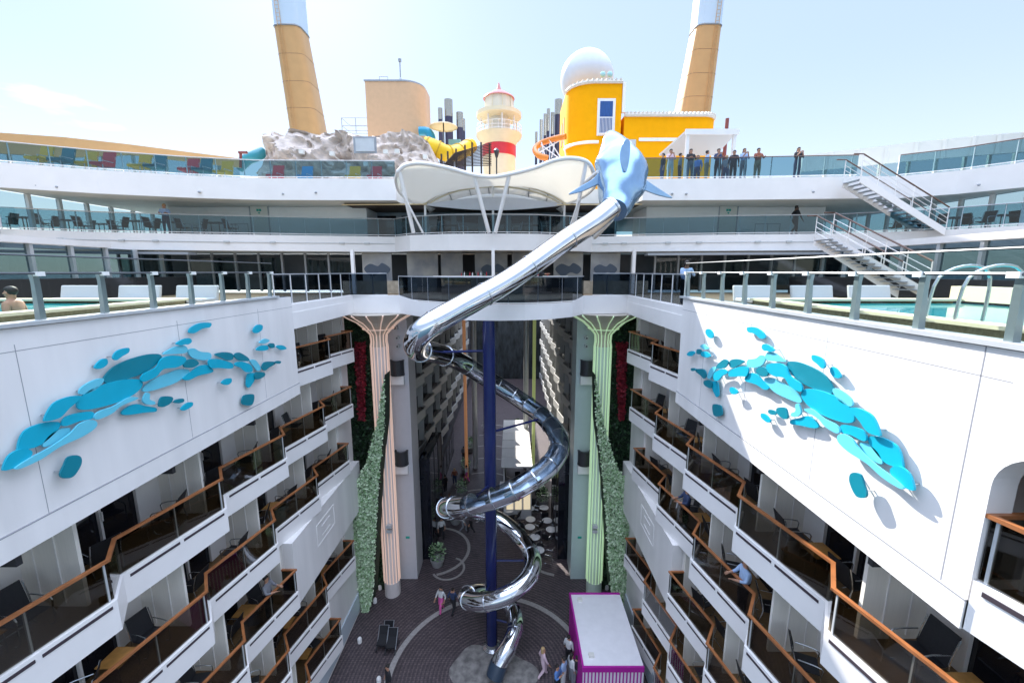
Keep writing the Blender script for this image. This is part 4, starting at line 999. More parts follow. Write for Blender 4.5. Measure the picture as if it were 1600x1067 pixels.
# yellow building
def yellowhouse():
    Y=34; t=thing('yellow_building','yellow villa style building with balcony window and tiled edges under the dome','building',atY(1000,250,Y))
    pts,z0,z1=roundbox(Y,887,973,128,250,6,2.0,-1)
    m=MB(); m.prism([(x,y,zC) for x,y in pts],(0,0,z1-zC)); m.build('tower_wall',yellow,t,True)
    pts2,_,z2=roundbox(Y+.004,973,1125,180,250,5.9,1.2,1)
    m=MB(); m.prism([(x,y,zC) for x,y in pts2],(0,0,z2-zC)); m.build('wing_wall',yellow,t,True)
    m=MB()
    def eave(poly,z):
        q=[Vector((a,b,z)) for a,b in poly]; m.tube(q,.13,6)
        for a,b in zip(q[:-1],q[1:]):
            L=(b-a).length; k=max(1,int(L/.3))
            for i in range(k): p=a.lerp(b,(i+.5)/k); m.tube([p+Vector((0,-.12,.14)),p+Vector((0,.5,.26))],.085,6)
    eave([(x,y-.05) for x,y in pts[:-2]],z1); eave([(x,y-.05) for x,y in pts2[:-2]],z2); m.build('tiled_eave',M('eave_tiles',(.72,.66,.58),.6,var=.15,scale=6),t)
    m=MB(); xR=atY(973,150,Y).x; m.box((xR-.02,Y-.05,z2+.2),(xR+.22,Y+.2,z1)); m.build('corner_trim',white,t)
    zb=atY(900,222,Y).z
    q=[Vector((x,y,zb)) for x,y in pts[:-2]]; q=[Vector((p.x-.03,p.y-.05,p.z)) for p in q]
    q[-1].x=atY(935,222,Y).x
    m=MB(); m.tube(q,.12,6); a=atY(998,218,Y); b=atY(1058,218,Y); m.box((a.x,Y-.06,a.z-.12),(b.x,Y+.0,a.z+.12)); m.build('string_course',white,t)
    a=atY(932,212,Y); b=atY(962,154,Y)
    m=MB(); m.box((a.x,Y-.05,a.z),(b.x,Y-.004,b.z)); wf=m.build('window_surround',white,t)
    m=MB(); m.box((a.x+.2,Y-.07,a.z+.15),(b.x-.2,Y-.052,b.z-.2)); m.build('blue_shutter',M('blue_shutter',(.02,.09,.30),.35,var=.3,scale=2,stretch=(8,1,1)),wf)
    m=MB(); zz=atY(940,186,Y).z
    for k in range(11): x=a.x+.15+(b.x-a.x-.3)*k/10; m.box((x-.015,Y-.30,a.z+.1),(x+.015,Y-.27,zz))
    m.box((a.x+.1,Y-.31,zz),(b.x-.1,Y-.26,zz+.06)); m.box((a.x+.1,Y-.31,a.z+.06),(b.x-.1,Y-.06,a.z+.12)); m.build('juliet_balcony',white,wf)
    # side windows on the rounded side
    m=MB()
    for y_,dz in ((Y+2.6,0),(Y+4.0,0)): m.box((pts[0][0]-.04,y_,z0+2.2),(pts[0][0],y_+.7,z0+4.0))
    m.each('side_window',M('brown_shutter',(.30,.16,.09),.6),t)
    a=atY(984,250,Y); b=atY(990,218,Y); m=MB(); m.box((atY(982,250,Y).x,Y-.05,zC),(atY(992,250,Y).x,Y-.004,atY(985,218,Y).z)); m.build('narrow_door',lgrey,t)
    for x in (942,953):
        p=atY(x,116,Y+1); m=MB(); m.ell(p,.22,.12,.22,12); m.tube([p,(p.x,p.y,z1)],.03,5); m.build('dish_lamp',M('lamp_teal',(.35,.62,.66),.3),t)
    m=MB(); p=atY(1137,190,Y); m.tube([(p.x+.2,Y+.5,zC),(p.x+.2,Y+.5,p.z+.4)],.14,8); m.build('red_pipe',M('rust_red',(.22,.05,.04),.5),t)
    # canopy over the waiting area
    t2=thing('waiting_canopy','white pitched canopy on posts above the people waiting at the top right rail','canopy',atY(1100,275,28))
    A,B,D,E_=atY(1040,240,26.8),atY(1072,204,31),atY(1152,204,31),atY(1118,240,26.8)
    A,E_=atY(1030,243,31),atY(1118,243,31); B,D=atY(1072,206,27.4),atY(1153,206,27.4)
    m=MB(); m.prism([A,E_,D,B],(0,0,.12)); m.build('roof',M('canopy_sheet',(.62,.60,.58),.5),t2)
    m=MB(); m.box((B.x-.05,B.y-.08,B.z-.16),(D.x+.05,B.y+.05,B.z+.16)); m.build('front_beam',white,t2)
    for x in (B.x+.15,D.x-.15): m=MB(); m.box((x-.09,B.y,zC),(x+.09,B.y+.18,B.z-.1)); m.build('post',white,t2)
yellowhouse()
# ---------------------------------------------------------------- butterfly canopy
def butterfly():
    t=thing('butterfly_canopy','white butterfly shaped membrane canopy on slanted posts above the curved balcony','canopy',(0,23,zB))
    Y=23.2
    top=[(621,268,Y),(634,258,Y),(660,255,Y),(700,262,Y),(740,273,Y),(770,276,Y),(800,271,Y),(835,262,Y),(868,250,Y),(895,247,Y),(918,253,Y),(928,270,Y+.5)]
    T=[atY(*p) for p in top]; TT=smooth_pts(T,5); m=MB(); m.tube(TT,.11,8); m.build('edge_tube',white,t,True)
    L=[atY(*p) for p in ((621,268,Y),(618,282,Y+.6),(624,300,Y+1.4),(640,313,Y+2.1),(662,318,Y+2.6))]; Rr=[atY(*p) for p in ((928,270,Y+.5),(932,285,Y+1.0),(922,300,Y+1.6),(905,311,Y+2.2),(884,318,Y+2.6))]
    LL=smooth_pts(L,5); RR=smooth_pts(Rr,5)
    m=MB(); m.tube(LL,.08,8); m.tube(RR,.08,8); m.each('side_loop',white,t,True)
    arch=[atY(*p) for p in ((662,318,Y+2.6),(680,305,Y+2.6),(710,293,Y+2.6),(742,287,Y+2.6),(772,285,Y+2.6),(805,287,Y+2.6),(838,294,Y+2.6),(865,305,Y+2.6),(884,318,Y+2.6))]
    AA=smooth_pts(arch,5); m=MB(); m.tube(AA,.1,8); m.tube([p+Vector((0,.1,-.22)) for p in AA],.05,6); m.build('arch_rib',cream,t,True)
    # membrane sheet between edge tube and arch/loops
    def samp(C_,n):
        out=[]; 
        for i in range(n+1):
            q=i/n*(len(C_)-1); k=min(int(q),len(C_)-2); out.append(C_[k].lerp(C_[k+1],q-k))
        return out
    n=48; a=samp(TT,n); b=samp(LL[1:]+AA+RR[::-1],n); v=[];f=[]; K=8
    for i in range(n+1):
        for k in range(K+1):
            q=k/K; p=a[i].lerp(b[i],q)+Vector((0,.4*math.sin(PI*q),-.25*math.sin(PI*q))); v.append(p)
    for i in range(n):
        for k in range(K): c=i*(K+1)+k; f.append((c,c+1,c+K+2,c+K+1))
    m=MB(); m.add(v,f); me=m.build('membrane',membrane,t,True)
    so_=me.modifiers.new('thick','SOLIDIFY'); so_.thickness=.02
    # inner vault below the arch
    v=[];f=[]
    A2=samp(AA,24); low=[atY(662+222*i/24,321-8*math.sin(PI*i/24),Y+3.4) for i in range(25)]; bk=[p+Vector((0,1.8,-.3)) for p in A2]
    m=MB(); m.add(A2+bk,[(i,i+1,26+i,25+i) for i in range(24)]); mm=m.build('vault_membrane',membrane,t,True); mm.modifiers.new('thick','SOLIDIFY').thickness=.02
    m=MB()
    for i in (5,8,11,14,17,20): m.tube([A2[i],bk[i]],.035,5)
    m.each('vault_rib',grey,t)
    m=MB(); up=[atY(662+222*i/24,319-11*math.sin(PI*i/24),Y+2.5) for i in range(25)]; dn=[atY(662+222*i/24,320+8*math.sin(PI*i/24),Y+2.5) for i in range(25)]
    m.ribbon(up,dn,(0,.15,0)); m.build('curved_valance',lilac,t)
    # slanted posts
    for (x0,y0,x1,y1) in ((624,266,646,358),(740,272,764,362),(796,272,774,362),(916,253,895,350),(628,300,660,345),(905,311,888,350)):
        A_=atY(x0,y0,Y+.05); B_=atY(x1,y1,Y+.9); B_.z=zB; m=MB(); m.tube([A_,B_],.11 if y0<290 else .06,8); m.build('slanted_post',white,t)
    for x in (664,770,882):
        A_=atY(x,318 if x!=770 else 284,Y+2.6); m=MB(); m.tube([A_,(A_.x,A_.y,zB)],.07,8); m.build('upright_post',white,t)
butterfly()
# ---------------------------------------------------------------- waterpark bits
def curve_thing(name,lab,cat,pts,r,mt,n=12,rings=0,ringm=None):
    t=thing(name,lab,cat,atY(*pts[0])); P=smooth_pts([atY(*p) for p in pts],5); m=MB(); m.tube(P,r,n); m.build('tube',mt,t,True)
    if rings:
        for i in range(2,len(P)-1,rings):
            d=(P[i+1]-P[i-1]).normalized()*.05; m=MB(); m.tube([P[i]-d,P[i]+d],r+.05,n); m.build('joint_ring',ringm or mt,t)
    return t
curve_thing('yellow_tube_slide','fat yellow water slide tube beside the rocks','slide',[(664,226,34),(680,231,34),(700,240,34.5),(720,236,36),(735,228,38)],.62,yelf,16,4,M('yellow_ring',(.6,.35,.01),.4))
curve_thing('blue_tube_slide','blue water slide tube peeping above the rocks','slide',[(655,205,36),(668,206,36),(674,216,36),(672,230,36)],.35,M('blue_fibreglass',(.02,.30,.48),.3))
curve_thing('teal_tube_slide','teal water slide tube at the left end of the rocks','slide',[(372,262,31),(385,250,31),(398,244,31),(412,238,31.5)],.38,M('teal_fibreglass',(.03,.25,.30),.3))
t=curve_thing('orange_slide','orange curving water slide left of the yellow building','slide',[(884,213,33.5),(865,217,34),(845,224,34.5),(836,233,34),(842,243,33),(856,247,33)],.22,orange)
m=MB()
for a,b in (((840,240),(880,216)),((852,246),(846,222)),((862,246),(868,216)),((845,226),(872,246)),((876,246),(858,218)),((880,216),(884,246))): m.tube([atY(*a,34),atY(*b,34)],.05,5)
m.build('truss',white,t)
# umbrella
t=thing('parasol','cream parasol on a post between the rocks and the lighthouse','umbrella',atY(697,235,36)); p=atY(693,196,36)
m=MB(); m.lathe((p.x,p.y,0),[(1.15,p.z-.15),(1.1,p.z-.05),(.5,p.z+.15),(.04,p.z+.28)],12,0,1,1,False); m.build('canopy',M('parasol_cream',(.78,.62,.38),.6),t)
m=MB(); m.tube([(p.x,p.y,zC),(p.x,p.y,p.z+.2)],.05,6); m.build('post',dark,t)
m=MB(); m.box((p.x+.3,p.y+.5,p.z-2.2),(p.x+1.3,p.y+1.3,p.z-.9)); m.build('attendant_booth',M('booth_glass',(.25,.5,.55),.2),t)
# brown scaffold stairs
t=thing('timber_tower','dark brown slatted stair tower in front of the lighthouse','tower',atY(735,260,32))
for x,yt in ((690,240),(700,236),(713,232),(727,226),(738,222),(752,222),(765,223)):
    m=MB(); a=atY(x,262,32); b=atY(x,yt,32); m.box((a.x-.06,32,zC),(a.x+.06,32.12,b.z)); m.build('post',louv,t)
m=MB()
for k in range(14):
    a=atY(690+k*1.5,260-1.6*k,31.95); b=atY(768,258-2.7*k,31.95); m.tube([a,b],.035,4)
m.build('slats',louv,t)
m=MB(); a=atY(776,262,31.5); m.tube([(a.x,31.5,zC),(a.x,31.5,atY(776,243,31.5).z)],.05,6); q=atY(776,238,31.5); m.lathe((q.x,q.y,q.z),[(.08,-.35),(.2,.05),(.22,.1),(.05,.3)],8); one('lamp_post','old fashioned black lamp post in front of the lighthouse','lamp post',m,dark)
m=MB(); m.tube([atY(376,262,28),atY(376,237,28)],.09,6); m.tube([atY(373,238,28),atY(386,238,28)],.09,6); one('red_davit','small rust red davit left of the rocks','davit',m,M('rust_red',(.22,.05,.04),.5))
# ---------------------------------------------------------------- stairs at right
def stair(name,lab,top,bot,Y0,Y1,n):
    A=atY(*top,Y0); B=atY(*bot,Y1); t=thing(name,lab,'stairs',B,'outdoor stairs at the right')
    w_=1.15
    for off in (0,w_):
        m=MB(); o=Vector((0,off,0)); m.prism([A+o,B+o,B+o+Vector((0,0,-.38)),A+o+Vector((0,0,-.38))],(0,.05,0)); m.build('stringer',white,t)
        m=MB(); u=Vector((0,0,1.05)); m.tube([A+o+u+Vector((-.5,0,0)),A+o+u,B+o+u],.035,6); m.build('handrail',MATS['brown_rail'],t)
        m=MB()
        for h in (.25,.5,.75): m.tube([A+o+Vector((0,0,h)),B+o+Vector((0,0,h))],.015,4)
        m.build('rail_bars',white,t)
        m=MB()
        for k in range(6): p=A.lerp(B,k/5)+o; m.tube([p,p+u],.022,5)
        m.build('balusters',white,t)
    m=MB()
    for k in range(n): p=A.lerp(B,(k+.5)/n); m.box((p.x-.14,p.y+.05,p.z-.14),(p.x+.14,p.y+w_,p.z-.10))
    m.build('treads',grey,t)
stair('outdoor_stairs','white stairs dropping from the top deck to the middle deck at the right',(1345,273),(1478,356),22.9,22.3,16)
stair('outdoor_stairs','white stairs dropping from the middle deck to the pool terrace at the right',(1300,367),(1450,452),20.5,15.5,16)
# ================================================================ DECK FURNITURE
def deck_chair(x,y,Y,mt,cname,lb,z0=zC):
    p=atY(x,y,Y); t=thing('deck_chair','%s deck chair on the top left deck, %s'%(cname,lb),'chair',(p.x,Y,z0),'coloured deck chairs on the top left deck')
    m=MB(); m.prism([(p.x-.35,Y-.35,z0+.42),(p.x+.35,Y-.35,z0+.42),(p.x+.35,Y+.35,z0+.38),(p.x-.35,Y+.35,z0+.38)],(0,0,.12)); m.build('seat',mt,t)
    m=MB(); m.prism([(p.x-.35,Y+.3,z0+.42),(p.x+.35,Y+.3,z0+.42),(p.x+.33,Y+.55,z0+1.25),(p.x-.33,Y+.55,z0+1.25)],(0,.09,0)); m.build('backrest',mt,t)
    for a in (-.32,.32):
        m=MB(); m.tube([(p.x+a,Y-.3,z0),(p.x+a,Y-.3,z0+.62),(p.x+a,Y+.35,z0+.64)],.025,5); m.tube([(p.x+a,Y+.35,z0),(p.x+a,Y+.5,z0+1.0)],.025,5); m.build('arm_frame',lgrey,t)
cy=M('cushion_yellow',(.62,.36,.04),.7); ct=M('cushion_teal',(.02,.16,.19),.7); cr=M('cushion_red',(.50,.05,.06),.7)
for x,Y,mt,cn,lb in ((62,22.6,cy,'yellow','nearest the left edge'),(96,22.9,ct,'teal','beside the leftmost yellow one'),(132,23.6,cy,'yellow','second yellow from the left'),(160,23.7,cr,'red','leftmost red one'),(217,24.2,cy,'yellow','third yellow from the left'),(241,24.2,ct,'teal','second teal from the left'),(293,25.0,cr,'red','second red from the left'),(314,25.0,ct,'teal','third teal from the left'),(347,25.6,cy,'yellow','fourth yellow from the left'),(428,26.6,cr,'red','in front of the rocks, left'),(550,26.8,cy,'yellow','in front of the rocks, centre'),(584,26.8,cr,'red','in front of the rocks, right'),(474,26.8,M('cushion_blue',(.03,.25,.45),.7),'blue','in front of the rocks')):
    deck_chair(x,262,Y,mt,cn,lb)
def low_table(x,Y,z0,lb):
    p=atY(x,300,Y); t=thing('dining_table','dark dining table %s'%lb,'table',(p.x,Y,z0),'dark tables on the middle deck')
    m=MB(); m.box((p.x-.55,Y-.4,z0+.72),(p.x+.55,Y+.4,z0+.76)); m.build('tabletop',dark,t)
    for a in (-.48,.48):
        for b in (-.33,.33): m=MB(); m.tube([(p.x+a,Y+b,z0),(p.x+a,Y+b,z0+.72)],.025,5); m.build('leg',dark,t)
    for q,(dx,rz) in enumerate(((-.95,-PI/2+.2),(.95,PI/2))):
        make_chair((p.x+dx,Y,z0+.002),rz+PI*0,'dark dining chair %s the table %s'%(('left of','right of')[q],lb),'dark dining chairs on the middle deck')
for i,(x,Y) in enumerate(((30,23.4),(95,24.6),(150,26.5),(205,25.0),(255,25.6),(330,25.9))): low_table(x,Y,zB,'on the left middle deck, %s from the left'%ORD[i])
for i,(x,Y) in enumerate(((1430,25.5),(1500,23.5),(1575,22.5))): low_table(x,Y,zB,'on the right middle deck, %s behind the stairs'%ORD[i])
for i,(x,Y) in enumerate(((700,27.2),(830,27.2))): low_table(x,Y,zB,'under the butterfly canopy, %s'%('left','right')[i])
# planters and litter bins near the kerb of the promenade floor
for s in (-1,):
    for i,(x,y) in enumerate(((606,992),(612,1004),(598,1000))):
        p=atz(x,y,.4); t=thing('push_chair','dark folded pushchair parked by the left wall foot, %s of three'%ORD[i],'pushchair',(p.x,p.y,0),'dark pushchairs by the wall')
        m=MB(); m.prism([(p.x-.25,p.y-.3,.35),(p.x+.25,p.y-.3,.35),(p.x+.25,p.y+.3,.45),(p.x-.25,p.y+.3,.45)],(0,0,.1)); m.prism([(p.x-.25,p.y+.25,.45),(p.x+.25,p.y+.25,.45),(p.x+.25,p.y+.4,.95),(p.x-.25,p.y+.4,.95)],(0,.05,0)); m.build('seat',black,t)
        for a in (-.26,.26):
            for b in (-.3,.32): m=MB(); m.tube([(p.x+a-.02,p.y+b,.13),(p.x+a+.02,p.y+b,.13)],.13,12); m.build('wheel',dark,t)
        m=MB(); m.tube([(p.x-.26,p.y-.3,.13),(p.x-.26,p.y+.4,1.0),(p.x+.26,p.y+.4,1.0),(p.x+.26,p.y-.3,.13)],.018,5); m.build('frame',grey,t)
# pale bollard lights at the wall foot
for s in (-1,1):
    for i,(x,y) in enumerate(((594,917),(586,938),(562,1000),(592,1062))):
        p=atz(x,y,.1); X=p.x if s<0 else -p.x
        m=MB(); m.lathe((X,p.y,0),[(.12,0),(.12,.22),(.08,.3),(.03,.32)],10); one('floor_lamp','small white floor lamp at the foot of the %s wing, %s from the column'%(SIDE[s],ORD[i]),'lamp',m,white,'floor lamps along the wing walls')
# ================================================================ PEOPLE
SKIN=M('skin',(.42,.22,.14),.55); SKIN2=M('skin_dark',(.14,.07,.045),.5); HAIR=M('hair_dark',(.02,.015,.012),.6); HAIR2=M('hair_brown',(.12,.06,.03),.6); HAIR3=M('hair_fair',(.45,.30,.14),.6)
SHOE=M('shoe_dark',(.03,.03,.03),.5)
def FK(v): return 1.28 if v[2] in 'st' and v[1]>.035 else (1.1 if v[1]>.025 else 1)
def pose(kind):
    V=[];E_=[]
    def a(p,r,tg,par=None):
        V.append((Vector(p),r,tg)); 
        if par is not None: E_.append((par,len(V)-1))
        return len(V)-1
    sit=kind=='sit'; hz=.50 if sit else .93; sh=.0
    pel=a((0,0,hz),.135,'t'); wst=a((0,0,hz+.14),.115,'s',pel); ch=a((0,-.01,hz+.36),.135,'s',wst); nk=a((0,0,hz+.53),.055,'k',ch); hd=a((0,-.02,hz+.66),.088,'k',nk); cr=a((0,-.01,hz+.74),.07,'k',hd)
    for sx in (-1,1):
        hp=a((sx*.1,0,hz-.04),.10,'t',pel)
        if sit:
            kn=a((sx*.12,-.42,hz),.07,'t',hp); an=a((sx*.12,-.45,.09),.045,'t',kn)
        elif kind=='walk':
            kn=a((sx*.1,-.12-.08*sx,.50),.068,'t',hp); an=a((sx*.1,.05-.24*sx,.10),.045,'t',kn)
        else: kn=a((sx*.11,-.02,.5),.068,'t',hp); an=a((sx*.12,0,.09),.045,'t',kn)
        an_=V[an][0]; a(an_+Vector((0,-.15,-.045)),.038,'f',an)
        s_=a((sx*.19,0,hz+.46),.058,'s',ch)
        if kind=='lean' : el=a((sx*.26,-.12,hz+.22),.042,'s',s_); wr=a((sx*.16,-.38,hz+.24),.03,'k',el)
        elif kind=='walk': el=a((sx*.27,.10*sx,hz+.18),.042,'s',s_); wr=a((sx*.27,.12*sx-.12,hz-.04),.03,'k',el)
        elif kind=='hold': el=a((sx*.25,-.10,hz+.20),.042,'s',s_); wr=a((sx*.09,-.26,hz+.42),.03,'k',el)
        elif sit: el=a((sx*.26,-.06,hz+.20),.042,'s',s_); wr=a((sx*.20,-.32,hz+.14),.03,'k',el)
        else: el=a((sx*.26,.03,hz+.19),.042,'s',s_); wr=a((sx*.27,-.05,hz-.05),.03,'k',el)
        w_=V[wr][0]; d=(w_-V[el][0]).normalized(); lat=d.cross(Vector((0,1,.3))).normalized()
        pm=a(w_+d*.07,.030,'k',wr)
        for q,L in ((-1.5,.062),(-.5,.075),(.5,.072),(1.5,.055)):
            b=a(w_+d*.095+lat*q*.019,.010,'k',pm); a(w_+d*(.095+L*.55)+lat*q*.021+Vector((0,-.006,-.004)),.009,'k',b); 
            E_.append((len(V)-1,len(V))); V.append((w_+d*(.09+L)+lat*q*.021+Vector((0,-.018,-.012)),.008,'k'))
        b=a(w_+d*.05-lat*.035*sx,.011,'k',pm); a(w_+d*.085-lat*.055*sx,.009,'k',b)
    me=bpy.data.meshes.new('person_body'); me.from_pydata([v[0] for v in V],E_,[])
    o=bpy.data.objects.new('tmp',me); col.objects.link(o); md=o.modifiers.new('skin','SKIN'); md.use_smooth_shade=True
    for i,v in enumerate(V): me.skin_vertices[0].data[i].radius=(v[1]*FK(v),v[1]*FK(v)*(.78 if v[2] in 'ts' and i<4 else 1)) ; me.skin_vertices[0].data[i].use_root=(i==0)
    sb=o.modifiers.new('s','SUBSURF'); sb.levels=1; sb.render_levels=1
    dg=bpy.context.evaluated_depsgraph_get(); dg.update(); m2=bpy.data.meshes.new_from_object(o.evaluated_get(dg)); bpy.data.objects.remove(o)
    # face details, joined into the same body mesh
    bm=bmesh.new(); bm.from_mesh(m2); hc=V[hd][0]
    for dx,r_,dy,dz in ((0,.016,-.094,-.005),(-.085,.02,.0,0),(.085,.02,.0,0)):
        bmesh.ops.create_icosphere(bm,subdivisions=1,radius=r_,matrix=Matrix.Translation(hc+Vector((dx,dy,dz))))
    mouth=len(bm.faces)
    for dx,dz,sx_ in ((-.032,.022,1),(.032,.022,1),(0,-.045,2)):
        bmesh.ops.create_icosphere(bm,subdivisions=1,radius=.010,matrix=Matrix.Translation(hc+Vector((dx,-.085,dz)))@Matrix.Diagonal((sx_,.6,.6,1)))
    bm.to_mesh(m2); bm.free(); n=len(m2.polygons)
    seg=[(V[a_][0],V[b_][0],V[b_][2],V[a_][2]) for a_,b_ in E_]
    mi={'s':0,'t':1,'k':2,'f':3}
    m2.materials.clear()
    for _ in range(5): m2.materials.append(SKIN)
    for i,p in enumerate(m2.polygons):
        if i>=mouth: p.material_index=4; continue
        c=p.center; best=min(V,key=lambda v:(v[0]-c).length-v[1]); p.material_index=mi[best[2]]; p.use_smooth=True
    return m2,hz+.69
POSES={}
HM={}
def hairmesh(long):
    if long in HM: return HM[long]
    m=MB(); m.ell((0,.012,.02),.098,.108,.098,14)
    if long: m.ell((0,.055,-.12),.10,.06,.17,12)
    v=[(x,y+(.035 if y<-.02 and z<.02 else 0),z) for x,y,z in m.v]; m.v=v
    o=m.build('hair',HAIR,None,True); HM[long]=o.data; bpy.data.objects.remove(o); return HM[long]
def cl(n,c): return M('cloth_'+n,c,.8,var=.15,scale=9)
def person(p,rz,kind,shirt,trous,label,skin=None,hair=None,long=False,h=1.0,group=None):
    if kind not in POSES: POSES[kind]=pose(kind)
    me,hy=POSES[kind]; t=thing('person',label,'person',p,group); t.rotation_euler=(0,0,rz); t.scale=(h,h,h)
    o=bpy.data.objects.new('body',me); col.objects.link(o); o.parent=t
    for i,mt in enumerate((shirt,trous,skin or SKIN,SHOE,HAIR)): o.material_slots[i].link='OBJECT'; o.material_slots[i].material=mt
    q=bpy.data.objects.new('hair',hairmesh(long)); col.objects.link(q); q.parent=t; q.location=(0,-.005,hy+.0)
    q.material_slots[0].link='OBJECT'; q.material_slots[0].material=hair or HAIR
    return t
Wh=cl('white',(.7,.7,.7)); Bk=cl('black',(.02,.02,.025)); Bl=cl('blue',(.10,.22,.50)); LB=cl('light_blue',(.35,.48,.70)); Pk=cl('pink',(.75,.12,.38)); Rd=cl('rust',(.30,.09,.05)); Gy=cl('grey',(.22,.23,.26)); Nv=cl('navy',(.03,.05,.12)); Kh=cl('khaki',(.35,.28,.17)); PW=cl('pale_pink',(.70,.52,.58))
def at_deck(x,z,off=.6,path=Cr):
    # a spot just behind the railing under picture column x
    for a,b in zip(path[:-1],path[1:]):
        # intersect the column plane with the edge path
        u=ray(x,270); k=u.x/u.y
        fa=(a.x-CX)-k*a.y; fb=(b.x-CX)-k*b.y
        if fa*fb<=0: q=a.lerp(b,fa/(fa-fb)); return Vector((q.x+off*k*.9,q.y+off,z))
    return Vector((CX+k*path[0].y,path[0].y+off,z))
G='people waiting at the top right railing'
for x,k,sh,tr,lb,kw in ((1036,'stand',Bk,Nv,'in black beside the dolphin sculpture',{}),(1047,'hold',PW,Wh,'in pale pink top and white shorts holding a phone',{}),(1063,'stand',Gy,Bk,'in grey next to the left canopy post',{}),(1078,'lean',Bk,Gy,'in black top leaning under the canopy',{'long':True}),(1091,'stand',Bl,Nv,'in blue shirt under the canopy',{'hair':HAIR2}),(1104,'stand',LB,Kh,'in light blue shirt and khaki trousers under the canopy',{}),(1121,'hold',Nv,Bk,'in navy beside the right canopy post',{}),(1136,'stand',Gy,Nv,'in grey just right of the canopy',{'hair':HAIR3}),(1146,'stand',Bk,Bk,'all in black right of the canopy',{}),(1161,'hold',LB,Gy,'in light blue top and grey trousers holding a phone',{'long':True,'hair':HAIR2}),(1183,'lean',Rd,Kh,'in rust shirt leaning with both arms on the rail',{}),(1245,'hold',Bk,Nv,'woman with long dark hair standing alone at the rail',{'long':True})):
    person(at_deck(x,zC,.45 if k in('lean','hold') else .8+.5*(x%3)),0 if k in('lean','hold') else rng.uniform(-2.4,2.4),k,sh,tr,'person '+lb,group=G,**kw)
p=at_deck(1252,zB,.7,Bp[11:]); person(p,PI/2,'walk',Bk,Bk,'person dressed in black walking along the right middle deck',SKIN2)
p=at_deck(248,zB,.5,Bp[:6]); person(p,.4,'lean',LB,Nv,'person in light blue shirt behind the left middle deck railing',hair=HAIR3)
person((8.0,16.2,zA),2.3,'lean',LB,Bk,'person in light blue shirt at the right end of the bridge railing',SKIN2)
person((2.9,24.6,zA),1.3,'lean',Bk,Bk,'bar worker in black near the right end of the bar counter')
for i,(X,Y) in enumerate(((-8.6,5.9),(-9.3,7.4),(-8.9,8.3))): person((X,Y,zA-.72),(-PI/2,.6,-1.2)[i],'stand',SKIN,Bk,'bather with head above the water in the left pool, %s from the left edge'%ORD[i],SKIN,(HAIR2,HAIR3,HAIR)[i],group='bathers in the left pool')
FL=[(690,955,'walk',Wh,Pk,'in white top and pink trousers left of the spiral slide foot',{}),(708,957,'walk',Nv,Bk,'in dark clothes beside the one in pink trousers',{}),(724,830,'walk',Wh,Gy,'in white top walking left of the blue pole',{}),(736,832,'walk',Bk,Bk,'in black walking with the one in white top',{}),(696,768,'stand',Bk,Bk,'in black standing by the dim left shop fronts',{}),(729,752,'walk',Wh,Pk,'in white top and pink bottoms far up the promenade',{}),(888,1036,'stand',Wh,Bk,'tall in white top beside the magenta edged kiosk',{}),(848,1056,'walk',PW,PW,'in pale dress walking right of the slide exit',{'hair':HAIR3,'long':True}),(880,1072,'stand',LB,Wh,'in light blue at the left of the group by the kiosk',{}),(892,1066,'stand',Wh,Gy,'in white in the middle of the group by the kiosk',{'long':True}),(901,1070,'stand',Bk,Gy,'in black nearest the kiosk stripes',{}),(870,1085,'hold',Bl,Bk,'in blue at the bottom edge beside the group',{}),(608,1085,'stand',Bk,Bk,'in black at the bottom edge near the left wall',{})]
for x,y,k,sh,tr,lb,kw in FL: q=atz(x,y,0); person((q.x,q.y,0),rng.uniform(-3,3),k,sh,tr,'person '+lb,group='people on the promenade floor',**kw)
# people on balconies
for s,k,X,Y,kk,sh,lb in ((1,3,8.1,10.8,'lean',LB,'in light blue leaning on a right wing balcony, third row'),(1,4,8.5,9.4,'sit',Bl,'in blue seated on a right wing balcony, fourth row'),(-1,4,8.0,13.6,'lean',Gy,'in grey behind the glass of a left wing balcony, fourth row'),(1,3,8.1,14.9,'lean',Nv,'in navy at a right wing balcony rail, third row')):
    person((s*X,Y,lev(k)),s*-PI/2 if False else (-PI/2 if s>0 else PI/2),kk,sh,Bk,'person '+lb,hair=HAIR3 if kk=='lean' and s>0 else HAIR)
if CH: pass

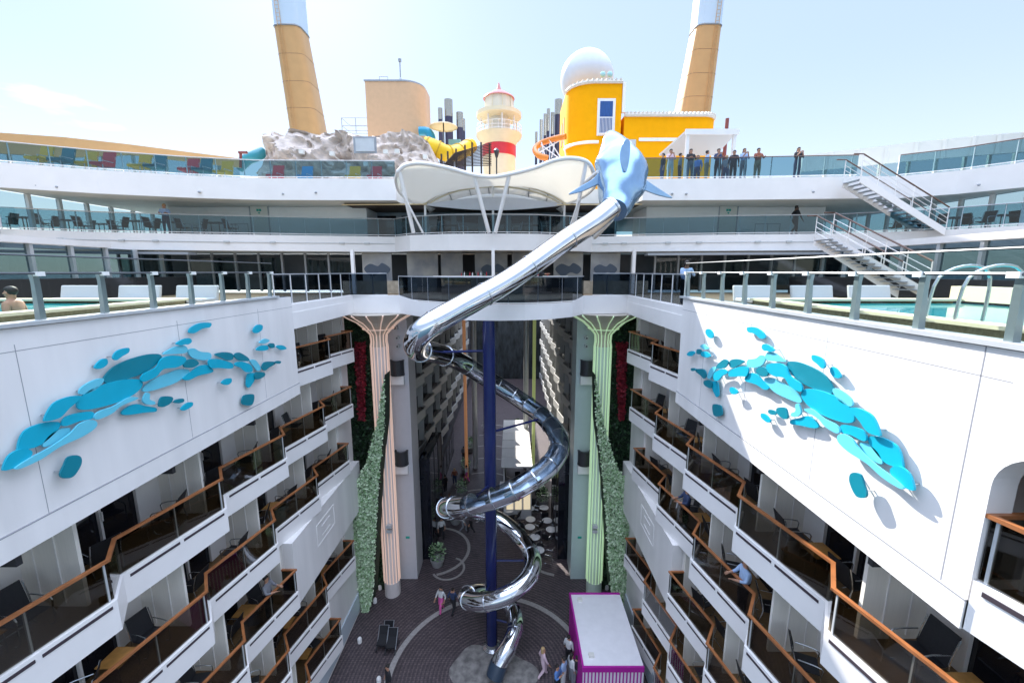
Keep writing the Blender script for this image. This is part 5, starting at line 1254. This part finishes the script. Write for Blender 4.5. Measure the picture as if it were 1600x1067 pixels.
# pale daybeds behind the pools
for s in (-1,1):
    for i in range(5):
        X,Y=s*(9.2+1.9*i if i<3 else 15.2),(13.2 if i<3 else 6.5+2.6*(i-3)); t=thing('daybed','pale grey padded daybed on the %s pool terrace, %s from the bridge'%(SIDE[s],ORD[i]),'daybed',(X,Y,zA),'pale daybeds by the pools')
        m=MB(); m.box((X-.7,Y-.4,zA+.12),(X+.7,Y+.4,zA+.32)); m.build('base',dark,t)
        m=MB(); m.box((X-.68,Y-.38,zA+.325),(X+.68,Y+.3,zA+.46)); m.build('mattress',M('pad_grey',(.55,.56,.58),.8),t,bevel=.04)
        m=MB(); m.prism([(X-.68,Y+.3,zA+.33),(X+.68,Y+.3,zA+.33),(X+.68,Y+.42,zA+.85),(X-.68,Y+.42,zA+.85)],(0,.12,0)); m.build('backrest',M('pad_grey',(.5,.5,.5)),t,bevel=.03)

# planters with shrubs along the promenade
for i,(X,Y) in enumerate(((-3.4,30.5),(-3.4,34.5),(-3.5,39),(-3.6,44),(3.9,33),(3.9,37),(-4.0,25.6),(-2.0,50),(1.8,50))):
    t=thing('planter','low dark planter with green shrub, %s along the covered promenade'%ORD[i],'planter',(X,Y,0),'promenade planters')
    m=MB(); m.lathe((X,Y,0),[(.35,0),(.5,.5),(.5,.55),(.42,.55),(.40,.48)],14); m.build('tub',M('tub_grey',(.3,.3,.3),.7),t)
    m=MB(); rr=random.Random(i)
    for q in range(260):
        d=Vector((rr.gauss(0,1),rr.gauss(0,1),rr.gauss(0,1))).normalized(); p=Vector((X,Y,1.05))+Vector((d.x*.5,d.y*.5,d.z*.6))*rr.uniform(.5,1.05); a=d.cross(Vector((.3,.2,1))).normalized()*.05; u=(d+Vector((0,0,.5))).normalized()*.16
        m.face([p-a,p+u*.5-a*1.3,p+u,p+u*.5+a*1.3],q%3)
    m.build('shrub',[MATS['leaf_mid'],MATS['leaf_olive'],MATS['leaf_dark_two']],t)
for i,(X,Y) in enumerate(((-4.2,28.5),(-4.1,32),(-4.3,36.5),(-4.0,41.5),(-1.5,46),(1.9,46.5),(3.5,43))):
    person((X,Y,0),rng.uniform(-3,3),('walk','stand')[i%2],(Wh,Bl,Rd,Gy,LB,Wh,Bk)[i],(Bk,Kh,Nv)[i%3],'person strolling deep in the covered promenade, %s from near'%ORD[i],hair=(HAIR,HAIR2,HAIR3)[i%3],group='people deep in the covered promenade')
